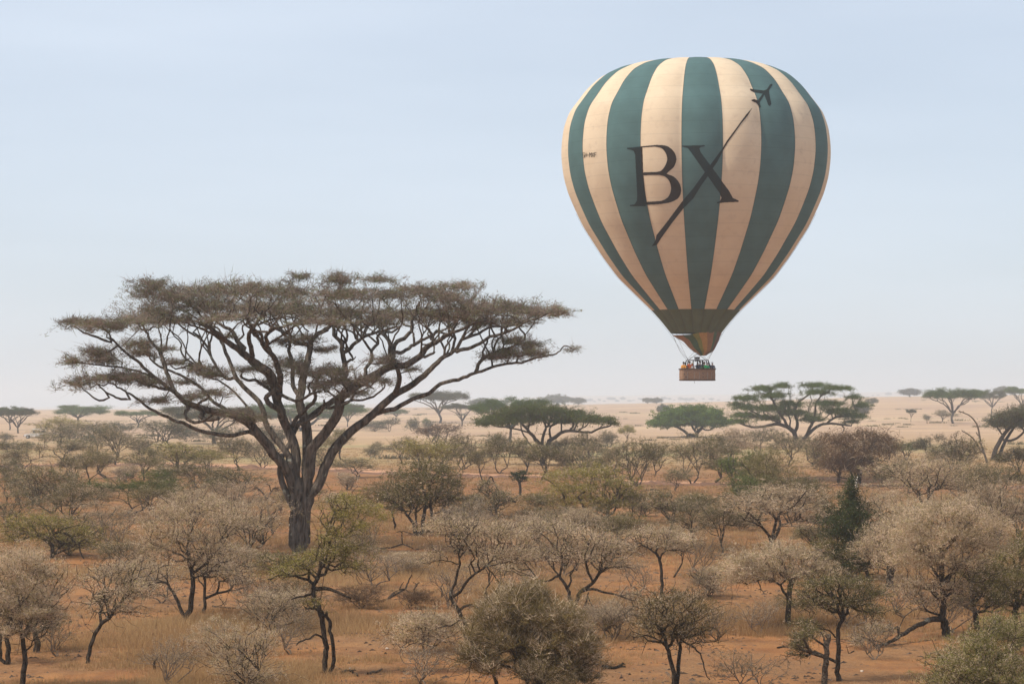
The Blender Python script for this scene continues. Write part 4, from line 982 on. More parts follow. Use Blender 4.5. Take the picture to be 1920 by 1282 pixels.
TT('large dense olive thorn shrub filling the bottom middle',1000,1310,
 [([(1000,1312),(1008,1285),(1020,1265),(1035,1240)],6,3,0.),([(1000,1308),(990,1280),(975,1262),(955,1250),(925,1240),(905,1236)],5,2,-.6),([(1002,1300),(1025,1270),(1050,1250),(1080,1240)],5,2,.5),([(940,1315),(930,1280),(925,1255),(938,1225),(945,1205)],5,2,.3),
  ([(1008,1285),(1000,1250),(985,1220),(980,1195)],4,1.5,.5),([(1030,1262),(1060,1220),(1075,1190)],3,1.2,-.5),([(938,1225),(915,1195),(900,1180)],3,1.2,.4),([(1035,1242),(1030,1200),(1020,1160)],3,1.2,.6)],
 [(960,1120,50,28),(1000,1110,40,24),(930,1150,55,32),(1000,1160,65,36),(1055,1160,50,34),(950,1200,65,36),(1030,1215,70,38),(1090,1210,42,38),(900,1190,35,30),(915,1245,36,20),(1020,1262,40,20),(1090,1262,34,22),(880,1230,22,16)],'scrub',seed=31,attr=1250,per=26,depth=2.2,soft=.72,up=.6,ln=.45,name='thorn_shrub',cat='shrub',group='low thorn shrubs on the red ground',bf=.3,clump=1.3)
TT('wide pale thorn tree with V-shaped lichened stems in the centre foreground',1073,1158,
 [([(1073,1160),(1076,1145),(1073,1130),(1066,1115),(1060,1098),(1052,1085),(1045,1078)],5.5,3,0.),([(1075,1142),(1083,1120),(1088,1108),(1105,1098),(1120,1082),(1125,1070)],4.5,3,.3),([(1120,1080),(1140,1065),(1165,1062),(1180,1064)],2.6,1,-.5),([(1045,1078),(1030,1085),(1010,1088),(995,1102),(985,1110)],2.6,1,.3),
  ([(1064,1108),(1069,1095),(1069,1083),(1068,1074)],3,1.5,.4),([(1090,1106),(1110,1105),(1140,1110),(1165,1118),(1190,1128)],3.4,1.3,-1.),([(1125,1072),(1110,1055),(1100,1035)],2.2,1,.4),([(1048,1080),(1035,1062),(1020,1040)],2.2,1,.8),([(1070,1155),(1090,1145),(1098,1130),(1104,1110)],3,1.5,-.5),
  ([(1165,1118),(1185,1112),(1205,1118)],1.8,.8,-.6),([(1100,1112),(1120,1150),(1150,1165)],1.6,.8,-.9)],
 [(960,1000,45,20),(1005,990,50,22),(1055,995,55,22),(1105,1005,55,22),(1150,1020,45,20),(980,1035,50,18),(1040,1035,60,18),(1100,1045,55,16),(1150,1055,42,14),(1190,1115,35,16),(1130,1150,50,22),(960,1060,30,14)],'pale',seed=32,attr=1100,per=26,depth=2.4)
TT('slim tree with a flat white-twigged parasol crown right of centre',1240,1122,
 [([(1240,1124),(1241,1104),(1240,1082),(1238,1060),(1233,1045),(1228,1036)],4,3,0.),([(1236,1052),(1243,1038),(1250,1028),(1258,1020)],2.2,1.,-.3),([(1229,1038),(1215,1026),(1200,1018),(1185,1010)],2.2,1,.3),([(1230,1040),(1232,1020),(1235,1008)],1.8,1,.3),([(1250,1030),(1268,1030),(1285,1032)],1.4,.8,-.5),([(1205,1022),(1190,1022),(1175,1012)],1.4,.7,-.4)],
 [(1190,1002,26,10),(1218,1000,30,14),(1250,998,32,15),(1280,1010,28,12),(1235,1018,36,10),(1265,1025,26,8)],'pale',seed=33,attr=360,per=24)
TT('multi-stemmed olive thorn tree at the bottom right of centre',1262,1296,
 [([(1262,1298),(1263,1270),(1258,1240),(1250,1215),(1243,1190),(1240,1170)],6,3.4,0.),([(1268,1296),(1272,1260),(1275,1225),(1278,1200),(1275,1180)],5.5,3,.4),([(1250,1215),(1238,1200),(1222,1190)],2,1,-.5),([(1278,1200),(1300,1215),(1315,1232),(1320,1260),(1332,1272)],2.4,1,-.4),
  ([(1242,1185),(1225,1160),(1215,1140)],2.4,1,.4),([(1276,1182),(1290,1160),(1310,1145)],2.4,1,.4),([(1258,1180),(1262,1150),(1265,1125)],2.2,1,-.2)],
 [(1225,1135,36,20),(1265,1120,42,20),(1305,1135,36,20),(1245,1160,42,22),(1290,1165,42,20),(1215,1170,26,16),(1310,1185,26,16),(1265,1190,38,14)],'scrub',seed=34,attr=480,per=22,clump=1.3,soft=.95,bare=.5)
TT('pale-barked thorn tree with wide white-twigged crown above bare red soil',1477,1176,
 [([(1477,1178),(1478,1155),(1479,1130),(1481,1105),(1484,1090)],7,5.5,0.),([(1478,1125),(1470,1108),(1462,1096),(1450,1088)],3.6,1.8,.3),([(1481,1108),(1488,1092),(1492,1080)],3,1.5,-.2),([(1452,1089),(1430,1085),(1410,1088),(1400,1084)],1.8,.9,-.7),([(1484,1092),(1505,1075),(1530,1068)],2.4,1,.6),([(1482,1095),(1472,1070),(1468,1050)],2.4,1,.4),([(1420,1086),(1425,1100),(1433,1112)],1.6,.8,-.6)],
 [(1375,1060,35,18),(1410,1045,45,18),(1455,1032,45,20),(1500,1040,42,20),(1535,1062,36,18),(1400,1075,45,14),(1450,1068,50,16),(1500,1075,50,14),(1370,1085,28,10),(1550,1090,22,12)],'pale',seed=35,attr=900,per=32,depth=1.8)
TT('dead snapped thorn trunk standing at the bottom right',1548,1306,
 [([(1548,1308),(1547,1275),(1550,1240),(1552,1215),(1555,1188)],8,5,0.),([(1550,1235),(1547,1210),(1546,1196)],4,2,.2),([(1552,1200),(1545,1180),(1535,1172)],1.6,.8,-.3)],
 [(1510,1190,24,8),(1495,1205,16,14),(1520,1180,20,7)],'dolive',bark=M_DEAD,seed=36,attr=110,per=16,droop=.5,name='dead_tree',cat='dead tree',group=None)
TT('lichened crooked thorn tree with ragged crown beside the snapped trunk',1572,1276,
 [([(1572,1278),(1571,1250),(1572,1220),(1570,1195),(1572,1175),(1577,1160),(1578,1135),(1574,1118)],6,3.5,0.),([(1575,1122),(1560,1115),(1545,1112),(1530,1105)],3.6,1.6,-.4),([(1578,1140),(1592,1130),(1605,1118)],2,1,.5),([(1570,1195),(1558,1185),(1545,1180),(1530,1178),(1510,1172)],2,.9,-.3),([(1574,1120),(1580,1105),(1590,1095)],2.6,1,.2),([(1545,1112),(1525,1120),(1515,1135)],1.6,.8,.4),([(1530,1176),(1510,1200),(1495,1220)],1.6,.7,-.5)],
 [(1520,1095,36,16),(1560,1088,40,16),(1605,1095,40,18),(1640,1110,32,16),(1540,1125,42,16),(1600,1130,45,16),(1510,1165,30,10),(1500,1205,22,20),(1640,1145,30,12)],'dolive',seed=37,attr=560,per=22)
TT('tall pale thorn tree with long low limb arching to the ground at right',1772,1194,
 [([(1774,1196),(1772,1180),(1768,1165),(1764,1155),(1765,1135),(1766,1110),(1764,1085),(1766,1055),(1768,1035)],10,4,0.),([(1765,1160),(1748,1160),(1735,1165),(1718,1172),(1700,1182),(1682,1194),(1662,1204),(1645,1212),(1630,1222),(1612,1228),(1590,1230)],7,1.8,-5.7),
  ([(1764,1152),(1745,1146),(1735,1138),(1730,1128)],3,1.2,-.5),([(1766,1095),(1780,1080),(1797,1065),(1812,1052),(1830,1045)],4,1.4,.6),([(1768,1040),(1755,1020),(1745,1005)],3,1.2,.4),([(1768,1040),(1785,1015),(1800,995)],3,1.2,-.5),([(1766,1060),(1745,1045),(1725,1035)],2.6,1,-.6),([(1768,1050),(1765,1010),(1768,980)],2.8,1.2,.2),
  ([(1682,1194),(1690,1165),(1700,1150)],1.4,.8,-2.5),([(1645,1212),(1640,1205),(1630,1195),(1615,1190)],3,1.2,-4.5),([(1640,1208),(1632,1180),(1640,1160)],1.4,.7,-4.),([(1612,1228),(1600,1222),(1590,1225)],2,.8,-5.7)],
 [(1700,985,50,24),(1745,955,55,24),(1800,955,55,24),(1850,980,50,24),(1720,1015,60,24),(1780,1000,60,24),(1840,1020,55,22),(1690,1045,45,20),(1740,1050,50,18),(1810,1055,50,18),(1720,1095,45,16),(1790,1100,40,16),(1735,1125,36,12),(1640,1175,28,14),(1610,1200,24,10)],'pale',seed=38,attr=1700,per=30,depth=2.4)
TT('thick-based twiggy thorn tree between the two right-hand trees',1832,1180,
 [([(1832,1180),(1830,1158),(1826,1130),(1824,1105),(1828,1080)],7,4,0.),([(1826,1125),(1838,1098),(1850,1085),(1868,1075)],3,1.2,.5),([(1824,1105),(1815,1085),(1800,1075)],2.6,1,-.4),([(1829,1085),(1836,1065),(1846,1050)],3,1.2,.2)],
 [(1810,1070,38,18),(1850,1060,40,20),(1880,1085,32,18),(1835,1100,40,18),(1800,1120,26,16),(1865,1125,30,18)],'olive',seed=39,attr=620,per=26)
TT('thorn tree with dark knotted trunk at the right edge above the yellow-green shrub',1902,1170,
 [([(1902,1170),(1903,1145),(1908,1120),(1906,1095),(1910,1070)],7,4,0.),([(1908,1118),(1918,1098),(1935,1085)],3,1.4,.4),([(1906,1098),(1890,1075),(1875,1062)],3,1.2,-.4),([(1910,1074),(1912,1050),(1908,1025)],3,1.2,.2)],
 [(1880,1040,36,20),(1915,1020,40,20),(1945,1040,40,24),(1890,1075,40,18),(1930,1085,40,20),(1880,1110,28,14),(1920,1125,34,16)],'olive',seed=40,attr=680,per=28)
TT('thorn tree with stout leaning dark bole right of the conifer-like tree',1668,1100,
 [([(1667,1102),(1668,1085),(1670,1070),(1678,1055),(1688,1047)],9,5,0.),([(1670,1080),(1664,1068),(1668,1055)],4,2,.2),([(1670,1068),(1655,1050),(1645,1040)],2.6,1,-.3),([(1678,1056),(1680,1030),(1675,1010)],3,1.2,.3)],
 [(1625,1020,30,16),(1655,995,40,20),(1700,985,45,22),(1735,1010,36,20),(1670,1025,45,18),(1715,1040,36,16),(1640,1045,26,10)],'pale',seed=41,attr=700,per=32,depth=1.8)
TT('dark green conifer-shaped tree rising above the pale thorn trees at right',1588,1086,
 [([(1588,1086),(1590,1060),(1592,1030),(1593,1000),(1594,970),(1595,940),(1596,912)],5,1.8,0.),([(1594,1084),(1597,1050),(1598,1020)],3,2,.3),([(1583,1085),(1582,1060),(1584,1035)],3,2,-.3)],
 [(1596,902,9,9,0),(1594,922,17,12,0),(1597,942,24,12,0),(1594,960,34,12,0),(1580,972,32,9,0),(1610,968,32,9,0),(1592,984,44,11,0),(1615,995,32,9,0),(1575,998,24,8,0),(1600,1010,44,9,0),(1590,1030,51,10,0),(1594,1048,54,9,0),(1592,1062,46,7,0)],'dark',seed=42,attr=900,per=40,wd=.024,sig=.10,depth=1.1,leafy=.7,soft=.9,name='conical_tree',cat='tree',group=None,drop=0.)
TT('olive bushy thorn tree crowding the foot of the conical tree',1624,1088,
 [([(1627,1088),(1625,1070),(1618,1055),(1612,1040)],5,3,0.),([(1622,1062),(1632,1050),(1645,1042)],2.6,1,.3),([(1612,1042),(1595,1030),(1575,1020)],2.4,1,-.3)],
 [(1550,1020,26,16),(1580,1040,32,14),(1620,1015,32,16),(1640,1035,26,12),(1605,1040,36,12),(1550,1045,22,10),(1565,1062,30,10),(1600,1066,34,10)],'dolive',seed=43,attr=520,per=32)
TT('bare brown tree with drooping matted twigs in front of the spreading acacia',1607,910,
 [([(1608,912),(1610,895),(1612,878),(1618,860),(1620,845)],4.5,3.4,0.),([(1615,865),(1600,845),(1580,832),(1560,830)],2.6,1.2,-1.2),([(1618,855),(1635,835),(1650,825),(1662,835),(1668,850)],2.4,1.2,1.0),([(1620,848),(1622,825),(1630,812)],2.4,1.2,.5),([(1666,848),(1668,858),(1664,865),(1658,862)],1.6,.9,1),([(1600,905),(1595,885),(1585,872)],2.4,1.4,.6)],
 [(1560,818,26,12),(1590,820,30,14),(1625,812,36,12),(1655,822,26,14),(1560,845,28,16),(1600,845,36,16),(1645,840,30,14),(1670,838,12,16),(1580,865,32,12),(1620,868,30,14),(1550,862,14,12)],'brown',bare=.3,scl=False,seed=44,attr=600,per=18,ln=.7,wd=.03,sig=.3,tipr=.014,droop=1.1,up=0.,leafy=.15,name='bare_drooping_tree',cat='tree',group=None,drop=.6)
TT('dark green thicket-like tree under the drooping bare tree',1575,905,
 [([(1572,905),(1573,890),(1578,878)],4,3,0.),([(1578,880),(1590,872),(1605,868)],2,1,.4),([(1573,890),(1560,876),(1550,870)],2,1,-.4)],
 [(1562,866,26,8),(1590,868,30,9),(1618,864,22,7)],'dark',seed=45,attr=240,per=30,ln=.4,wd=.05,sig=.2,tipr=.015)
TT('leaning umbrella acacia with twin dark stems cut by the right edge',1862,860,
 [([(1862,862),(1866,845),(1874,828),(1884,812),(1896,799),(1908,788)],4.6,2.8,0.),([(1872,860),(1880,838),(1890,818),(1902,800)],3.6,2.4,.8),([(1876,824),(1895,826),(1912,818),(1920,808),(1915,800)],2.6,1.6,-1.5),([(1896,799),(1885,792),(1872,788)],2,1,1.),([(1908,790),(1925,780),(1945,776)],3,1.4,0.5)],
 [(1868,792,20,7),(1885,783,28,8),(1910,775,34,9),(1935,768,30,10),(1900,795,26,6),(1950,785,26,9)],'fgrey',bark=M_BARK,leaf=M_LEAF_FAR,bare=0,scl=False,seed=46,attr=520,per=34,ln=.5,wd=.06,sig=.35,tipr=.02,depth=4,cap=.12,name='umbrella_acacia',cat='acacia tree',group='umbrella acacias on the plain')
TT('bare dead tree of two crooked grey limbs left of the leaning acacia',1850,868,
 [([(1852,870),(1846,850),(1840,832),(1837,815),(1832,795),(1822,782),(1812,776),(1799,771)],2.8,1.,0.),([(1846,850),(1835,838),(1825,822),(1812,812),(1804,808)],2.2,.9,-1.),([(1838,820),(1833,815),(1830,810)],2,1.,.5)],
 [(1800,772,5,3),(1806,808,4,3)],'brown',bark=M_DEAD,seed=47,attr=10,per=3,name='dead_tree',cat='dead tree',group=None,tipr=.02)
TT('small dark-leaved sapling standing alone on the bare soil near the track',973,930,
 [([(975,930),(975,915),(972,902),(968,895)],3.4,2.2,0.),([(974,908),(980,898),(982,892)],2,1,.2)],
 [(966,889,9,4),(978,886,12,4),(972,895,10,5),(982,896,7,5)],'dark',seed=48,attr=120,per=26,wd=.035)
TT('grey thorn tree under a broken arching dead branch left of the sapling',932,972,
 [([(932,974),(931,960),(928,945),(925,930)],3,2,0.),([(928,948),(940,935),(950,925)],1.6,.8,.5),([(927,940),(915,930),(908,925)],1.6,.8,-.4),([(899,925),(903,912),(915,903),(920,893),(925,900),(932,915),(938,925)],2.4,1,0.2),([(948,930),(958,934),(967,942)],3,2,-.4)],
 [(912,905,20,9),(905,918,14,8),(935,925,28,12),(950,935,20,10),(925,940,28,12),(915,955,20,8)],'grey',seed=49,attr=420,per=20,wd=.021)
TT('leafless crooked sapling just left of the great acacia trunk',510,1000,
 [([(511,998),(507,975),(502,950),(499,930),(487,918),(480,912)],3.4,1.4,0.),([(500,938),(508,922),(514,914),(520,918)],2,1,.3),([(508,922),(505,912),(498,906)],1.4,.8,-.3),([(503,952),(515,940),(522,950),(528,958)],1.4,.7,.3)],
 [(480,915,8,4),(520,916,9,4),(525,950,7,6)],'brown',seed=50,attr=44,per=5,bark=M_DEAD,tipr=.012)
TT('shaggy olive thorn scrub around the great acacia base',545,1078,
 [([(545,1078),(548,1062),(552,1050)],2,1.4,0.),([(546,1065),(525,1055),(500,1050)],1.6,.8,-.4),([(550,1055),(580,1040),(605,1035)],1.6,.8,.3)],
 [(500,1045,32,12),(540,1050,36,14),(585,1050,36,12),(520,1065,36,10),(560,1068,32,9),(480,1058,20,10)],'olive',seed=51,attr=420,per=26,name='thorn_shrub',cat='shrub',group='low thorn shrubs on the red ground')
TT('broad olive thorn tree cluster with several dark stems right of the great acacia',795,1004,
 [([(778,1000),(776,985),(768,972),(760,962),(752,948)],4.5,2,0.),([(783,998),(781,975),(780,955)],3,2,.6),([(795,1004),(793,980),(796,955),(798,930)],5.5,3,.3),([(812,1003),(811,980),(808,955),(806,930),(804,905)],5,2,-.4),([(807,945),(825,930),(845,915)],2.4,1.2,.5),([(755,952),(735,942),(718,935)],2,1,.4),([(798,932),(790,905),(780,885)],2.6,1.2,-.5),([(804,910),(815,890),(830,875)],2.2,1,.7)],
 [(725,932,26,10),(760,915,38,16),(795,895,45,18),(830,880,32,16),(755,890,32,12),(790,870,36,10),(850,905,26,14),(820,925,45,16),(780,940,45,16),(740,950,30,10),(850,935,32,14)],'dolive',seed=52,attr=1300,per=28,wd=.021,depth=2.2)
TT('big yellow-olive layered thorn tree in the centre of the view',1110,985,
 [([(1138,968),(1141,950),(1150,935),(1158,920),(1150,905)],4.5,2,0.),([(1064,985),(1064,960),(1060,940),(1052,920)],4,2,.6),([(1100,980),(1095,955),(1085,930)],3.4,1.6,-.4),([(1142,948),(1160,935),(1175,918)],3,1.2,.5),([(1052,922),(1035,905),(1020,895)],2,1,-.3),([(1086,932),(1105,910),(1110,895)],2.2,1,.3),([(1146,966),(1155,950),(1160,935)],2.6,1.4,-.4)],
 [(1040,890,30,12),(1080,885,45,12),(1125,885,42,14),(1050,915,40,14),(1095,915,50,16),(1150,905,42,16),(1175,925,28,10),(1070,940,40,12),(1120,940,45,14),(1165,945,24,9)],'yolive',seed=53,attr=1200,per=28,wd=.021,depth=2.0)

AK=dict(bark=M_BARK,leaf=M_LEAF_FAR,bare=0,scl=False,pmul=.8,amul=1.9,soft=.72,ln=.34,wd=.05,sig=.22,tipr=.022,cap=.14,spread=1.2,leafy=.7,clump=.35,group='umbrella acacias on the plain',cat='acacia tree',name='umbrella_acacia',wig=.1,drop=.2)
TT('dense dark-topped umbrella acacia with V-shaped limbs in the centre distance',1019,872,
 [([(1019,872),(1019,852),(1016,837)],5.2,5,0.),([(1016,837),(1008,826),(998,815),(985,801),(974,789)],4,2,-2.),([(1017,838),(1021,814),(1024,801),(1040,795),(1053,787)],3,1.5,3.),([(1019,850),(1027,836),(1035,825),(1048,814),(1062,808),(1084,808),(1102,810),(1124,803),(1145,797)],4,1.4,-3),
  ([(1035,824),(1030,812),(1032,800),(1045,790)],2.4,1.2,4),([(1066,807),(1075,798),(1078,788)],2,1.2,1),([(998,815),(990,812),(970,806),(950,802),(930,800)],2,1,3),([(1084,808),(1098,800),(1105,792)],1.6,1,-5),([(1012,832),(1002,838),(990,826),(978,806)],2,1.4,4)],
 [(903,793,20,6),(925,784,30,9),(955,773,34,11),(993,768,40,11),(1035,771,38,11),(1072,777,34,11),(962,787,34,8),(1008,785,36,8),(1055,788,34,7),(1103,784,26,8),(1132,787,24,7),(1150,793,10,4),(930,792,26,5)],'far',seed=61,attr=1100,per=34,depth=5.5,**AK)
AK2=dict(AK); AK2.update(wd=.13,ln=.34,sig=.26,leafy=.95,cat='tree',name='sausage_tree',group=None,drop=0.)
TT('rounded bright green leafy tree below the balloon basket',1306,819,
 [([(1306,819),(1308,810),(1314,803),(1322,796)],3.6,2,0.),([(1290,817),(1284,809),(1274,803),(1262,797)],3.2,1.6,1),([(1307,812),(1300,804),(1296,795)],2.4,1.4,-1),([(1314,803),(1328,806),(1340,800)],1.6,1,1)],
 [(1232,793,16,7),(1250,784,22,11),(1278,774,28,11),(1305,770,28,9),(1332,779,24,11),(1356,791,15,7),(1265,792,28,8),(1322,791,30,8),(1290,785,34,9)],'leaf',seed=62,attr=1400,per=50,depth=5.5,**AK2)
TT('largest green layered acacia right of the rounded leafy tree',1492,838,
 [([(1492,838),(1491,822),(1488,812),(1478,803),(1462,796),(1445,797),(1425,801),(1400,800),(1385,794)],4.6,1.3,-2),([(1502,838),(1508,822),(1516,812),(1529,800),(1549,793),(1576,795),(1595,797)],4.2,1.3,2),([(1489,816),(1494,795),(1490,775),(1497,755),(1520,738)],3.4,1.2,3),
  ([(1488,812),(1475,795),(1462,775),(1450,752),(1435,738)],3,1.2,-4),([(1512,816),(1522,796),(1528,776),(1530,758),(1540,742)],3,1.2,-3),([(1549,793),(1568,782),(1590,778),(1604,768),(1600,755)],2.4,1.1,4),([(1478,803),(1450,788),(1420,775),(1400,765)],2.2,1.,5),([(1576,795),(1583,803),(1578,812)],1.4,.8,2)],
 [(1383,757,14,4),(1400,746,26,6),(1432,728,26,5),(1466,723,20,5),(1450,741,34,6),(1400,763,26,5),(1398,778,30,6),(1440,765,32,6),(1480,757,28,6),(1488,773,34,7),(1530,722,28,5),(1566,727,26,5),(1532,735,28,5),(1590,728,10,3),(1552,756,32,6),(1572,770,32,7),(1602,744,16,4),(1616,759,16,5),(1602,779,24,6),(1520,784,24,6),(1385,790,20,4),(1440,783,26,5),(1596,790,16,3)],'fgreen',seed=63,attr=2000,per=40,depth=5.5,**AK)
TT('big yellow-green shrub filling the bottom right corner',1850,1330,
 [([(1850,1330),(1848,1290),(1840,1250),(1830,1220)],5,2.5,0.),([(1852,1320),(1870,1270),(1890,1230),(1900,1205)],5,2,.5),([(1846,1318),(1815,1285),(1790,1260),(1775,1245)],4,1.5,-.5),([(1852,1325),(1900,1290),(1935,1260)],4,1.5,-.4),([(1843,1265),(1855,1220),(1862,1185)],3,1.4,.7)],
 [(1785,1235,45,26),(1835,1205,50,28),(1880,1180,44,24),(1925,1190,40,32),(1825,1255,70,28),(1895,1240,60,36),(1765,1275,36,20),(1850,1290,70,28),(1930,1280,50,30),(1865,1160,24,10)],'golive',seed=64,attr=1500,per=28,depth=2.2,clump=1.3,name='thorn_shrub',cat='shrub',group='low thorn shrubs on the red ground')

